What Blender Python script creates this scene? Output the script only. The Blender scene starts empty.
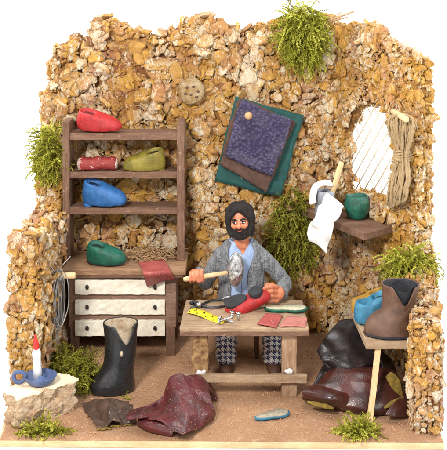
import bpy, bmesh, math, random
import numpy as np
from mathutils import Vector, Matrix, noise, Euler
random.seed(7); rng = np.random.default_rng(7)
SC = bpy.context.scene
COL = SC.collection
PI = math.pi
# ---------------------------------------------------------------- camera model: at(u,v,Y) turns a photo pixel at depth Y into a point
CAMY, CAMZ, F, U0, V0 = -10.0, 4.7, 1000.0, 223.5, -33.0
def at(u, v, Y):
    d = Y - CAMY
    return Vector(((u-U0)*d/F, Y, CAMZ-(v-V0)*d/F))
def onz(u, v, Z=0.0):
    d = (CAMZ-Z)*F/(v-V0)
    return Vector(((u-U0)*d/F, d+CAMY, Z))
# ---------------------------------------------------------------- materials
def lin(c):
    c = c/255.0
    return c/12.92 if c <= .04045 else ((c+.055)/1.055)**2.4
def rgb(r, g, b, k=1.0): return (lin(r)*k, lin(g)*k, lin(b)*k, 1.0)
class NT:
    def __init__(s, name):
        s.m = bpy.data.materials.new(name); s.m.use_nodes = True
        s.t = s.m.node_tree; s.b = s.t.nodes['Principled BSDF']
    def n(s, typ, **kw):
        o = s.t.nodes.new(typ)
        for k, v in kw.items():
            if k in o.inputs: o.inputs[k].default_value = v
            else: setattr(o, k, v)
        return o
    def l(s, a, b): s.t.links.new(a, b)
    def coord(s, scale=(1,1,1), kind='Object', rot=(0,0,0)):
        c = s.n('ShaderNodeTexCoord'); mp = s.n('ShaderNodeMapping')
        mp.inputs['Scale'].default_value = scale; mp.inputs['Rotation'].default_value = rot
        s.l(c.outputs[kind], mp.inputs['Vector']); return mp.outputs['Vector']
    def noise(s, vec, scale, detail=4, rough=.6, dist=0):
        o = s.n('ShaderNodeTexNoise'); o.inputs['Scale'].default_value = scale
        o.inputs['Detail'].default_value = detail; o.inputs['Roughness'].default_value = rough
        o.inputs['Distortion'].default_value = dist
        s.l(vec, o.inputs['Vector']); return o.outputs['Fac']
    def ramp(s, fac, stops, interp='LINEAR'):
        o = s.n('ShaderNodeValToRGB'); o.color_ramp.interpolation = interp
        e = o.color_ramp.elements
        while len(e) < len(stops): e.new(.5)
        for i, (p, c) in enumerate(stops):
            e[i].position = p; e[i].color = c if len(c) == 4 else (*c, 1)
        s.l(fac, o.inputs['Fac']); return o.outputs['Color']
    def mix(s, fac, a, b, mode='MIX'):
        o = s.n('ShaderNodeMix'); o.data_type = 'RGBA'; o.blend_type = mode
        for inp, v in ((o.inputs[0], fac), (o.inputs[6], a), (o.inputs[7], b)):
            if isinstance(v, (int, float)): inp.default_value = v
            elif isinstance(v, tuple): inp.default_value = v
            else: s.l(v, inp)
        return o.outputs[2]
    def math(s, op, a, b=0.0, clamp=False):
        o = s.n('ShaderNodeMath'); o.operation = op; o.use_clamp = clamp
        for inp, v in ((o.inputs[0], a), (o.inputs[1], b)):
            if isinstance(v, (int, float)): inp.default_value = v
            else: s.l(v, inp)
        return o.outputs[0]
    def bump(s, h, strength=.5, dist=.01):
        o = s.n('ShaderNodeBump'); o.inputs['Strength'].default_value = strength
        o.inputs['Distance'].default_value = dist; s.l(h, o.inputs['Height'])
        s.l(o.outputs['Normal'], s.b.inputs['Normal'])
    def base(s, c):
        if isinstance(c, tuple): s.b.inputs['Base Color'].default_value = c
        else: s.l(c, s.b.inputs['Base Color'])
    def set(s, rough=.6, spec=.5, metal=0, coat=0, sheen=0):
        s.b.inputs['Roughness'].default_value = rough
        s.b.inputs['Specular IOR Level'].default_value = spec
        s.b.inputs['Metallic'].default_value = metal
        s.b.inputs['Coat Weight'].default_value = coat
        s.b.inputs['Sheen Weight'].default_value = sheen
        return s.m
BW = [(.35, (0,0,0)), (.65, (1,1,1))]
def mat_clay(name, c, c2=None, rough=.5, spots=None, bump=.35, coat=0., sc=9):
    t = NT(name); v = t.coord()
    n = t.noise(v, sc, 5, .65); n2 = t.noise(v, sc*6, 4, .7)
    c2 = c2 or tuple(x*.62 for x in c[:3])+(1,)
    a = t.mix(t.ramp(n, BW), c, c2)
    a = t.mix(t.math('MULTIPLY', t.ramp(n2, [(.5,(0,0,0)),(.8,(1,1,1))]), .35), a, tuple(min(1,x*1.7+.02) for x in c[:3])+(1,))
    if spots: a = t.mix(t.ramp(t.noise(v, 22, 3, .7), [(.64,(0,0,0)),(.68,(1,1,1))]), a, spots)
    t.base(a); h = t.math('ADD', n2, t.noise(v, sc*22, 3, .6)); t.bump(h, bump, .012)
    rr = t.ramp(n2, [(.3,(rough-.1,)*3),(.7,(min(1,rough+.15),)*3)]); t.set(rough, .45, coat=coat); t.l(rr, t.b.inputs['Roughness'])
    return t.m
def mat_wood(name, c, c2, axis='x', rough=.75, stain=None, sc=1.0):
    t = NT(name)
    s = {'x': (1.2, 14, 14), 'y': (14, 1.2, 14), 'z': (14, 14, 1.2)}[axis]
    v = t.coord(tuple(q*sc for q in s)); n = t.noise(v, 2.2, 6, .7, .6); n3 = t.noise(v, 9, 4, .7)
    v2 = t.coord(); n2 = t.noise(v2, 3.0, 5, .6)
    a = t.mix(t.ramp(n, [(.32,(0,0,0)),(.66,(1,1,1))]), c, c2)
    a = t.mix(t.math('MULTIPLY', t.ramp(n2, BW), .45), a, tuple(x*.55 for x in c2[:3])+(1,))
    a = t.mix(t.math('MULTIPLY', t.ramp(n3, [(.55,(0,0,0)),(.75,(1,1,1))]), .5), a, tuple(min(1, x*1.5) for x in c[:3])+(1,))
    if stain: a = t.mix(t.ramp(t.noise(v2, 14, 5, .75), [(.6,(0,0,0)),(.72,(1,1,1))]), a, stain)
    t.base(a); t.bump(t.math('ADD', n, n3), .5, .012); return t.set(rough, .3)
def mat_leather(name, c, c2, rough=.35, grain=55, coat=.15, bump=.35, dust=None):
    t = NT(name); v = t.coord()
    n = t.noise(v, 5, 5, .6)
    a = t.mix(t.ramp(n, BW), c, c2)
    vo = t.n('ShaderNodeTexVoronoi'); vo.inputs['Scale'].default_value = grain; t.l(v, vo.inputs['Vector'])
    if dust:
        a = t.mix(t.math('MULTIPLY', t.ramp(t.noise(v, 60, 3, .6), [(.62,(0,0,0)),(.68,(1,1,1))]), t.ramp(n, BW)), a, dust)
    t.base(a); t.bump(t.math('ADD', vo.outputs['Distance'], t.noise(v, 20, 4)), bump, .01)
    t.set(rough, .5, coat=coat); t.l(t.ramp(t.noise(v, 9, 4), [(.35,(rough*.7,)*3),(.7,(min(1,rough*1.6),)*3)]), t.b.inputs['Roughness'])
    return t.m
def mat_cork(name, ochre=1.0, white=.5):
    t = NT(name); v = t.coord()
    at_ = t.n('ShaderNodeAttribute'); at_.attribute_name = 'tint'
    sp = t.n('ShaderNodeSeparateColor'); t.l(at_.outputs['Color'], sp.inputs[0])
    r, g, b = sp.outputs[0], sp.outputs[1], sp.outputs[2]
    n1 = t.noise(v, 1.6, 4, .6); n2 = t.noise(v, 18, 6, .75, .4); n3 = t.noise(v, 70, 4, .7); n4 = t.noise(v, 7, 5, .7, .5)
    chip = t.ramp(r, [(0, rgb(160,104,68)), (.2, rgb(212,156,106)), (.36, rgb(224,172,98)), (.52, rgb(234,180,82)), (.68, rgb(230,184,138)), (.85, rgb(204,142,102)), (1, rgb(242,218,180))])
    f = t.math('MULTIPLY', t.ramp(t.math('ADD', n1, t.math('MULTIPLY', n4, .35)), [(.58,(0,0,0)),(.72,(1,1,1))]), .75*ochre)
    a = t.mix(f, chip, t.ramp(n2, [(.3, rgb(212,146,46)), (.7, rgb(244,194,86))]))
    a = t.mix(t.math('MULTIPLY', t.ramp(n4, [(.48,(0,0,0)),(.62,(1,1,1))]), .46), a, rgb(170,108,76))
    # streaky dry brushed cream, in zones, mostly on raised tips
    v5 = t.coord((1.0,1.0,.45), rot=(0,.6,0)); n5 = t.noise(v5, 30, 5, .75, .8); zone = t.noise(t.coord((1.6,1.6,.6)), 2.7, 3, .6)
    m = t.math('ADD', t.math('MULTIPLY', n5, .95), t.math('ADD', t.math('MULTIPLY', zone, .45), t.math('ADD', t.math('MULTIPLY', g, .15), t.math('MULTIPLY', b, .07))))
    m = t.ramp(m, [(.80-.10*white,(0,0,0)), (.88-.10*white,(1,1,1))])
    a = t.mix(t.math('MULTIPLY', m, .92), a, t.ramp(n3, [(.3, rgb(240,212,168)), (.6, rgb(255,245,222))]))
    a = t.mix(t.math('MULTIPLY', t.ramp(n3, [(.60,(0,0,0)),(.75,(1,1,1))]), .5), a, rgb(122,74,48))
    t.base(a); t.bump(t.math('ADD', n2, t.math('MULTIPLY', n3, .7)), 1.0, .04)
    return t.set(.72, .35)
def mat_check(name, c1, c2, scale, hounds=False, pl=None):
    t = NT(name); v = t.coord(rot=(0, 0, 0)); sx = t.n('ShaderNodeSeparateXYZ'); t.l(v, sx.inputs[0])
    nx = t.math('ADD', sx.outputs[0], t.math('MULTIPLY', t.noise(v, 5, 3), .06))
    def wave(val, s, w=.5, ph=0):
        return t.math('LESS_THAN', t.math('FRACT', t.math('ADD', t.math('MULTIPLY', val, s), ph)), w)
    zz = t.math('ADD', t.math('ADD', sx.outputs[2], t.math('MULTIPLY', sx.outputs[1], .6)), t.math('MULTIPLY', t.noise(t.coord((1.3,1.3,1.3)), 4, 3), .06))
    if hounds:
        wx, wz = wave(nx, scale), wave(zz, scale)
        dg = wave(t.math('ADD', nx, zz), scale*2.0)
        m = t.math('ADD', t.math('MULTIPLY', wx, wz), t.math('MULTIPLY', t.math('ABSOLUTE', t.math('SUBTRACT', wx, wz)), dg), True)
    else:
        m = t.math('MULTIPLY', t.math('ADD', wave(nx, scale), wave(zz, scale*1.0)), .5)
    a = t.mix(m, c1, c2)
    a = t.mix(t.math('MULTIPLY', t.noise(v, 60, 3), .25), a, (.15,.15,.17,1))
    t.base(a); t.bump(t.math('ADD', t.noise(v, 120, 3), m), .4, .006); return t.set(.9, .2, sheen=.2)

M = {}
M['cork_back'] = mat_cork('cork_chips_back', .86, .03)
M['cork_side'] = mat_cork('cork_chips_side', 1.0, .12)
M['cork_window'] = mat_cork('cork_chips_window', 1.15, .03)
M['wood_dark'] = mat_wood('dark_stained_wood', rgb(140,108,88), rgb(100,70,54), 'x', stain=rgb(170,140,118))
M['wood_dark_z'] = mat_wood('dark_stained_wood_upright', rgb(140,108,88), rgb(100,72,56), 'z', stain=rgb(170,140,118))
M['wood_body'] = mat_wood('dresser_body_wood', rgb(152,122,104), rgb(120,92,76), 'x', stain=rgb(178,150,130))
M['wood_top'] = mat_wood('dresser_top_wood', rgb(176,140,108), rgb(136,100,74), 'x')
M['wood_table'] = mat_wood('bench_wood', rgb(190,164,134), rgb(144,116,90), 'x', stain=rgb(140,100,74))
M['wood_table_z'] = mat_wood('bench_leg_wood', rgb(190,160,130), rgb(146,112,86), 'z')
M['wood_pale'] = mat_wood('pale_pine', rgb(232,204,160), rgb(212,178,128), 'z')
M['wood_pale_x'] = mat_wood('pale_pine_peg', rgb(234,206,164), rgb(214,180,132), 'x')
M['ply'] = mat_wood('plywood_edge', rgb(224,198,158), rgb(202,170,126), 'x')
M['drawer'] = mat_clay('cream_drawer_paint', rgb(232,226,210), rgb(214,205,186), .6, bump=.15)
M['black_knob'] = mat_clay('black_knob', rgb(34,30,30), rough=.3)
M['red'] = mat_clay('red_clay', rgb(184,38,40), rgb(136,22,26), .42)
M['maroon_roll'] = mat_clay('maroon_roll', rgb(150,52,48), rgb(120,36,34), .5, spots=rgb(225,190,180))
M['roll_end'] = mat_clay('roll_end', rgb(225,205,190), rgb(120,70,60), .6, sc=40)
M['olive'] = mat_clay('olive_clay', rgb(140,126,48), rgb(104,92,34), .45)
M['blue'] = mat_clay('blue_clay', rgb(52,112,172), rgb(34,80,134), .42)
M['green'] = mat_clay('green_clay', rgb(26,100,80), rgb(12,66,54), .4)
M['teal_shoe'] = mat_clay('light_blue_clay', rgb(56,126,156), rgb(36,92,120), .4, sc=16)
M['ochre_shoe'] = mat_clay('ochre_clay', rgb(170,130,50), rgb(134,96,30), .5)
M['brown_boot'] = mat_clay('brown_boot', rgb(102,72,56), rgb(74,50,38), .42)
M['dark_lining'] = mat_clay('dark_lining', rgb(46,48,54), rgb(26,27,30), .35, bump=.8)
M['black_clay'] = mat_clay('black_clay', rgb(34,35,40), rgb(18,19,22), .26, coat=.3)
M['boot_lining'] = mat_clay('pale_boot_lining', rgb(222,206,180), rgb(176,146,112), .35, bump=.9, coat=.3)
M['maroon'] = mat_leather('maroon_leather', rgb(94,34,38), rgb(60,22,26), .42, grain=80, bump=.25, coat=.05, dust=rgb(190,140,90))
M['brown_leather'] = mat_leather('brown_leather', rgb(80,38,31), rgb(46,22,19), .28, grain=90, coat=.2, bump=.12)
M['black_leather'] = mat_leather('black_leather', rgb(44,34,34), rgb(22,18,20), .3, grain=90, coat=.2, bump=.12)
M['scrap'] = mat_leather('scrap_leather', rgb(88,66,54), rgb(58,42,36), .6, dust=rgb(190,150,90))
M['suede'] = mat_clay('yellow_suede', rgb(166,138,58), rgb(110,84,34), .9, sc=25, bump=.8)
M['teal_felt'] = mat_clay('teal_leather', rgb(26,80,76), rgb(18,60,58), .7)
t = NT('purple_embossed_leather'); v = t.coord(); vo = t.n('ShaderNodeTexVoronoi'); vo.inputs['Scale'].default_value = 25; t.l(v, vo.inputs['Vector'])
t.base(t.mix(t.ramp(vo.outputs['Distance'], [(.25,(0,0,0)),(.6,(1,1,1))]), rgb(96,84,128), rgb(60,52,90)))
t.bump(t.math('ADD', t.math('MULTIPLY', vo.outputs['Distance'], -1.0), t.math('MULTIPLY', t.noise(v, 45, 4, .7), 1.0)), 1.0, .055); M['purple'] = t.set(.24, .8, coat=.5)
M['brown_suede'] = mat_clay('brown_suede', rgb(98,72,60), rgb(74,52,44), .8, sc=20)
M['red_patch'] = mat_leather('red_patch', rgb(170,84,78), rgb(142,60,58), .5, grain=80, dust=rgb(225,170,160))
M['pink_patch'] = mat_leather('pink_patch', rgb(182,118,106), rgb(156,90,80), .6, grain=80, dust=rgb(225,190,175))
M['skin'] = mat_clay('skin', rgb(204,132,98), rgb(176,100,70), .45, bump=.12)
M['hair'] = mat_clay('black_hair', rgb(50,42,40), rgb(26,20,19), .5, bump=1.0, sc=26)
M['shirt'] = mat_clay('pale_blue_shirt', rgb(160,180,212), rgb(128,150,188), .7, bump=.3)
M['jacket'] = mat_check('grey_check_cloth', rgb(58,61,66), rgb(142,144,147), 72)
M['trousers'] = mat_check('houndstooth_cloth', rgb(232,230,226), rgb(46,54,88), 16, True)
M['shoe_leather'] = mat_clay('worn_brown_shoe', rgb(92,58,40), rgb(60,36,26), .6)
M['white_eye'] = mat_clay('eye_white', rgb(236,232,226), rgb(220,214,208), .3, bump=0)
M['lip'] = mat_clay('lip', rgb(176,84,70), rgb(160,70,60), .4, bump=.1)
M['steel'] = NT('steel'); M['steel'].base(rgb(196,198,200)); M['steel'] = M['steel'].set(.28, .5, 1.0)
M['darksteel'] = mat_clay('dark_steel', rgb(88,88,92), rgb(50,50,54), .3); M['darksteel'].node_tree.nodes['Principled BSDF'].inputs['Metallic'].default_value = .8
t = NT('hammered_foil'); v = t.coord(); vo = t.n('ShaderNodeTexVoronoi'); vo.inputs['Scale'].default_value = 26; t.l(v, vo.inputs['Vector'])
t.base(t.ramp(t.noise(v, 22, 5, .7), [(.35, rgb(96,96,98)), (.6, rgb(214,214,214))])); t.bump(t.math('ADD', vo.outputs['Distance'], t.noise(v, 30, 4)), .4, .012); M['foil'] = t.set(.3, .5, .85)
M['wire'] = NT('wire'); M['wire'].base(rgb(170,168,166)); M['wire'] = M['wire'].set(.38, .5, .7)
M['pewter'] = mat_clay('grey_mug', rgb(150,154,162), rgb(122,126,134), .45)
M['cloth_white'] = mat_clay('white_cloth', rgb(216,215,213), rgb(206,204,200), .8, bump=.25)
M['rope'] = mat_clay('jute_rope', rgb(232,200,154), rgb(204,168,120), .9, sc=30, bump=1.0)
M['straw'] = mat_clay('straw', rgb(192,158,116), rgb(140,106,72), .8, sc=20)
M['enamel_blue'] = mat_clay('blue_enamel', rgb(86,104,146), rgb(60,76,114), .35)
M['wax'] = mat_clay('white_wax', rgb(214,212,212), rgb(190,186,186), .4, bump=.4)
M['flame'] = mat_clay('red_painted_flame', rgb(222,50,40), rgb(190,30,26), .5)
M['lattice'] = mat_clay('string_lattice', rgb(206,202,192), rgb(196,170,126), .7, sc=3)
M['pebble'] = mat_clay('crumbs', rgb(206,164,128), rgb(160,116,84), .8)
M['pin'] = mat_clay('turned_pin', rgb(206,168,124), rgb(160,120,80), .5)
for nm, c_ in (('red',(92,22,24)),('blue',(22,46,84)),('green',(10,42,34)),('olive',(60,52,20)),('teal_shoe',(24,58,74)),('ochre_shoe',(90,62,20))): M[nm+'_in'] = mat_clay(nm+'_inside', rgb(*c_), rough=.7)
M['disc'] = mat_clay('cork_disc', rgb(232,212,172), rgb(190,138,70), .8, sc=18, bump=1.2)
# sawdust ground
t = NT('sawdust'); v = t.coord()
n = t.noise(v, 90, 5, .75); n2 = t.noise(v, 3, 5, .6); n3 = t.noise(v, 38, 4, .7)
a = t.ramp(n, [(.3, rgb(142,100,72)), (.48, rgb(188,146,112)), (.7, rgb(222,186,150))])
a = t.mix(t.math('MULTIPLY', t.ramp(n2, BW), .5), a, rgb(164,116,86)); a = t.mix(t.math('MULTIPLY', t.ramp(t.noise(v, 9, 5, .7), [(.56,(0,0,0)),(.7,(1,1,1))]), .45), a, rgb(226,196,170))
t.base(a); t.bump(t.math('ADD', n, n3), .8, .02); M['sawdust'] = t.set(.95, .2)
# bark block
t = NT('bark_block_side'); v = t.coord((1,1,2.2))
n = t.noise(v, 9, 6, .75, .8); n2 = t.noise(v, 30, 5, .7)
a = t.ramp(n, [(.28, rgb(170,118,84)), (.42, rgb(226,186,146)), (.58, rgb(246,222,190)), (.75, rgb(222,186,158))])
a = t.mix(t.ramp(n2, [(.58,(0,0,0)),(.7,(1,1,1))]), a, rgb(150,110,84)); t.base(a); t.bump(t.math('ADD', n, n2), 1.0, .05); M['bark'] = t.set(.9, .2)
M['bark_top'] = mat_clay('sawn_block_top', rgb(240,222,192), rgb(226,204,168), .8, bump=.3)
# tape measure: yellow with ticks
t = NT('yellow_tape'); v = t.coord((1,1,1)); M['tape'] = None
t.base(t.mix(t.ramp(t.noise(v, 10, 4), BW), rgb(246,222,52), rgb(226,196,30))); M['tape'] = t.set(.5, .4)
M['ink'] = mat_clay('black_ink', rgb(40,36,30), rough=.6, bump=0)
def mat_moss(name, c1, c2, c3):
    t = NT(name); at_ = t.n('ShaderNodeAttribute'); at_.attribute_name = 'tint'
    sp = t.n('ShaderNodeSeparateColor'); t.l(at_.outputs['Color'], sp.inputs[0])
    a = t.ramp(sp.outputs[0], [(0, c1), (.6, c2), (1, c3)]); t.base(a); m = t.set(.65, .3)
    t.b.inputs['Subsurface Weight'].default_value = 0
    tr = t.n('ShaderNodeBsdfTranslucent'); t.l(a, tr.inputs[0]); mx = t.n('ShaderNodeMixShader'); mx.inputs[0].default_value = .3
    t.l(t.b.outputs[0], mx.inputs[1]); t.l(tr.outputs[0], mx.inputs[2]); t.l(mx.outputs[0], t.t.nodes['Material Output'].inputs[0]); return m
M['moss'] = mat_moss('green_moss', rgb(112,102,34), rgb(166,168,50), rgb(216,210,104))
M['moss_dark'] = mat_moss('dark_moss', rgb(98,92,32), rgb(150,150,48), rgb(196,190,88))
t = NT('white_sweep'); t.base((.93,.93,.93,1)); M['sweep'] = t.set(.9, .1)
# ---------------------------------------------------------------- mesh helpers
class MB:
    def __init__(s): s.v = []; s.f = []
    def add(s, vs, fs):
        o = len(s.v); s.v += [Vector(p) for p in vs]; s.f += [tuple(i+o for i in f) for f in fs]; return s
    def box(s, c, size, rot=None, div=1, jit=0.0):
        nx = ny = nz = div
        if div > 1:
            mxs = max(size); nx, ny, nz = [max(1, int(round(div*q/mxs))) for q in size]
        R = rot.to_matrix() if rot is not None else Matrix.Identity(3)
        idx = {}; vs = []; fs = []
        def vid(i, j, k):
            if (i,j,k) not in idx:
                p = Vector((size[0]*(i/nx-.5), size[1]*(j/ny-.5), size[2]*(k/nz-.5)))
                if jit: p += Vector((random.uniform(-jit,jit), random.uniform(-jit,jit), random.uniform(-jit,jit)))
                idx[(i,j,k)] = len(vs); vs.append(R @ p + Vector(c))
            return idx[(i,j,k)]
        for i in range(nx):
            for j in range(ny):
                fs.append((vid(i,j,0), vid(i,j+1,0), vid(i+1,j+1,0), vid(i+1,j,0)))
                fs.append((vid(i,j,nz), vid(i+1,j,nz), vid(i+1,j+1,nz), vid(i,j+1,nz)))
        for i in range(nx):
            for k in range(nz):
                fs.append((vid(i,0,k), vid(i+1,0,k), vid(i+1,0,k+1), vid(i,0,k+1)))
                fs.append((vid(i,ny,k), vid(i,ny,k+1), vid(i+1,ny,k+1), vid(i+1,ny,k)))
        for j in range(ny):
            for k in range(nz):
                fs.append((vid(0,j,k), vid(0,j,k+1), vid(0,j+1,k+1), vid(0,j+1,k)))
                fs.append((vid(nx,j,k), vid(nx,j+1,k), vid(nx,j+1,k+1), vid(nx,j,k+1)))
        return s.add(vs, fs)
    def tube(s, pts, rad, n=10, caps=True, squash=1.0):
        pts = [Vector(p) for p in pts]; m = len(pts)
        if isinstance(rad, (int, float)): rad = [rad]*m
        vs = []; fs = []; prev = None
        for i, p in enumerate(pts):
            d = (pts[min(i+1,m-1)]-pts[max(i-1,0)]).normalized()
            if prev is None:
                a = d.orthogonal().normalized()
            else:
                a = (prev - d*prev.dot(d)); a = a.normalized() if a.length > 1e-6 else d.orthogonal().normalized()
            prev = a; b = d.cross(a)
            for k in range(n):
                t_ = 2*PI*k/n; vs.append(p + a*math.cos(t_)*rad[i] + b*math.sin(t_)*rad[i]*squash)
        for i in range(m-1):
            for k in range(n):
                k2 = (k+1) % n; fs.append((i*n+k, i*n+k2, (i+1)*n+k2, (i+1)*n+k))
        if caps:
            fs.append(tuple(reversed(range(n)))); fs.append(tuple((m-1)*n+k for k in range(n)))
        return s.add(vs, fs)
    def ell(s, c, r, rot=None, nu=20, nv=12):
        R = rot.to_matrix() if rot is not None else Matrix.Identity(3); c = Vector(c)
        if isinstance(r, (int, float)): r = (r, r, r)
        vs = [c + R @ Vector((0,0,r[2]))]; fs = []
        for i in range(1, nv):
            ph = PI*i/nv
            for k in range(nu):
                t_ = 2*PI*k/nu; vs.append(c + R @ Vector((r[0]*math.sin(ph)*math.cos(t_), r[1]*math.sin(ph)*math.sin(t_), r[2]*math.cos(ph))))
        vs.append(c + R @ Vector((0,0,-r[2]))); L = len(vs)-1
        for k in range(nu):
            k2 = (k+1) % nu; fs.append((0, 1+k, 1+k2)); fs.append((L, L-nu+k2, L-nu+k))
            for i in range(nv-2):
                a = 1+i*nu; fs.append((a+k, a+nu+k, a+nu+k2, a+k2))
        return s.add(vs, fs)
    def cap(s, a, b, ra, rb, n=14):      # tapered capsule
        a, b = Vector(a), Vector(b); d = (b-a); L = d.length; d.normalize()
        pts, rs = [], []
        for q in (-1,-.85,-.5,0): pts.append(a+d*ra*q); rs.append(ra*math.sqrt(max(0.0009,1-q*q)))
        for q in (0,.5,.85,1): pts.append(b+d*rb*q); rs.append(rb*math.sqrt(max(0.0009,1-q*q)))
        return s.tube(pts, rs, n)
    def lathe(s, c, prof, n=28, axis=None, jit=0.0):
        c = Vector(c); R = axis.to_matrix() if axis is not None else Matrix.Identity(3)
        vs = []; fs = []; m = len(prof)
        for r, z in prof:
            for k in range(n):
                t_ = 2*PI*k/n; j = 1+random.uniform(-jit, jit); vs.append(c + R @ Vector((r*j*math.cos(t_), r*j*math.sin(t_), z)))
        for i in range(m-1):
            for k in range(n):
                k2 = (k+1) % n; fs.append((i*n+k, i*n+k2, (i+1)*n+k2, (i+1)*n+k))
        fs.append(tuple(reversed(range(n)))); fs.append(tuple((m-1)*n+k for k in range(n)))
        return s.add(vs, fs)
    def prism(s, poly, z0, z1):
        n = len(poly); vs = [(x,y,z0) for x,y in poly]+[(x,y,z1) for x,y in poly]
        fs = [tuple(reversed(range(n))), tuple(range(n,2*n))]+[(i,(i+1)%n,(i+1)%n+n,i+n) for i in range(n)]
        return s.add(vs, fs)
WL = {}
def worldloc(o):
    p = Vector((0,0,0))
    while o is not None: p += Vector(o.location); o = o.parent
    return p
def obj(name, mb, mat, parent=None, smooth=True, sub=0, solid=0, bevel=0, remesh=0, smit=0, disp=None, offset=0.0, origin=None):
    me = bpy.data.meshes.new(name); pl = worldloc(parent) if parent else Vector((0,0,0))
    o = bpy.data.objects.new(name, me); COL.objects.link(o)
    if parent: o.parent = parent
    elif origin is not None: o.location = origin; pl = Vector(origin)
    else:
        xs = [p.x for p in mb.v]; ys = [p.y for p in mb.v]; zs = [p.z for p in mb.v]
        pl = Vector(((min(xs)+max(xs))/2, (min(ys)+max(ys))/2, min(zs))); o.location = pl
    me.from_pydata([tuple(p-pl) for p in mb.v], [], mb.f); me.update()
    bm = bmesh.new(); bm.from_mesh(me); bmesh.ops.recalc_face_normals(bm, faces=bm.faces); bm.to_mesh(me); bm.free()
    me.materials.append(mat)
    if smooth: me.polygons.foreach_set('use_smooth', [True]*len(me.polygons))
    if remesh:
        m = o.modifiers.new('Remesh', 'REMESH'); m.mode = 'VOXEL'; m.voxel_size = remesh; m.use_smooth_shade = True
    if smit:
        m = o.modifiers.new('Smooth', 'SMOOTH'); m.factor = .5; m.iterations = smit
    if bevel:
        m = o.modifiers.new('Bevel', 'BEVEL'); m.width = bevel; m.segments = 2; m.limit_method = 'ANGLE'; m.angle_limit = .7
    if solid:
        m = o.modifiers.new('Solidify', 'SOLIDIFY'); m.thickness = solid; m.offset = offset
    if sub:
        m = o.modifiers.new('Subsurf', 'SUBSURF'); m.levels = sub; m.render_levels = sub
    if disp:
        tx = bpy.data.textures.new(name+'_tex', 'CLOUDS'); tx.noise_scale = disp[1]; tx.noise_depth = 3
        m = o.modifiers.new('Displace', 'DISPLACE'); m.texture = tx; m.strength = disp[0]; m.texture_coords = 'LOCAL'; m.mid_level = .5
    return o
def tag(o, label, cat, group=None):
    o['label'] = label; o['category'] = cat
    if group: o['group'] = group
    return o
def thing(name, label, cat, loc=(0,0,0), group=None):
    o = bpy.data.objects.new(name, None); COL.objects.link(o); o.location = loc; o.empty_display_size = .1
    return tag(o, label, cat, group)
def bspl(P, n):       # open uniform catmull-rom through the points
    P = [np.array(p, float) for p in P]; m = len(P); out = []
    for i in range(n):
        t = i/(n-1)*(m-1); k = min(int(t), m-2); f = t-k
        p0 = P[k-1] if k > 0 else 2*P[0]-P[1]; p1 = P[k]; p2 = P[k+1]; p3 = P[k+2] if k+2 < m else 2*P[-1]-P[-2]
        out.append(.5*((2*p1)+(-p0+p2)*f+(2*p0-5*p1+4*p2-p3)*f*f+(-p0+3*p1-3*p2+p3)*f**3))
    return out
def linp(P, n):
    P = [np.array(p, float) for p in P]; m = len(P); out = []
    for i in range(n):
        t = i/(n-1)*(m-1); k = min(int(t), m-2); f = t-k; out.append(P[k]*(1-f)+P[k+1]*f)
    return out
def sheet(ctrl, nu=22, nv=22, nz=0.0, nsc=3.0, seed=0, ragged=0.0, crease=0.0):
    def ip(P, n):
        a = bspl(P, n)
        if not crease: return a
        b = linp(P, n); return [x*(1-crease)+y*crease for x, y in zip(a, b)]
    rows = [ip(r, nv) for r in ctrl]; cols = [ip([r[j] for r in rows], nu) for j in range(nv)]
    mb = MB(); vs = []
    for i in range(nu):
        for j in range(nv):
            p = Vector(cols[j][i])
            if nz: p += Vector(noise.noise_vector(p*nsc+Vector((seed,seed*2.1,0))))*nz
            if ragged and (i in (0,nu-1) or j in (0,nv-1)): p += Vector((random.uniform(-1,1),random.uniform(-1,1),random.uniform(-.3,.3)))*ragged
            vs.append(p)
    fs = [(i*nv+j, (i+1)*nv+j, (i+1)*nv+j+1, i*nv+j+1) for i in range(nu-1) for j in range(nv-1)]
    return mb.add(vs, fs)
# ---------------------------------------------------------------- cork chip walls
def icos(sub):
    bm = bmesh.new(); bmesh.ops.create_icosphere(bm, subdivisions=sub, radius=1)
    v = np.array([p.co[:] for p in bm.verts]); f = np.array([[q.index for q in p.verts] for p in bm.faces]); bm.free(); return v, f
def chip_templates(n, sub):
    V, Fc = icos(sub); out = []
    for i in range(n):
        v = V.copy()
        planes = [(np.array([rng.normal()*.12, rng.normal()*.12, sg]), rng.uniform(.22,.42)) for sg in (1,-1)]
        k = rng.integers(4,7); a0 = rng.uniform(0,6.28)
        for q in range(k):
            a = a0+2*PI*(q+rng.uniform(-.3,.3))/k; planes.append((np.array([math.cos(a), math.sin(a), rng.normal()*.35]), rng.uniform(.42,.8)))
        for q in range(3): planes.append((rng.normal(size=3), rng.uniform(.4,.7)))
        for nn, d in planes:
            nn = nn/np.linalg.norm(nn); ex = np.maximum(0, v@nn-d); v -= ex[:,None]*nn
        v[:,2] *= rng.uniform(.4,.85); v[:,0] *= rng.uniform(.85,1.35)
        off = Vector((i*7.3, i*3.1, sub*5.7))
        dn = np.array([noise.noise_vector(Vector(p)*2.6+off)[:] for p in v])*.10+np.array([noise.noise_vector(Vector(p)*7+off)[:] for p in v])*.07
        v += dn+rng.normal(size=v.shape)*.012
        out.append(v)
    return out, Fc
TA, FA = chip_templates(26, 3); TB, FB = chip_templates(20, 2)
def inpoly(x, y, P):
    c = False; n = len(P); j = n-1
    for i in range(n):
        if (P[i][1] > y) != (P[j][1] > y) and x < (P[j][0]-P[i][0])*(y-P[i][1])/(P[j][1]-P[i][1])+P[i][0]: c = not c
        j = i
    return c
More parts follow.
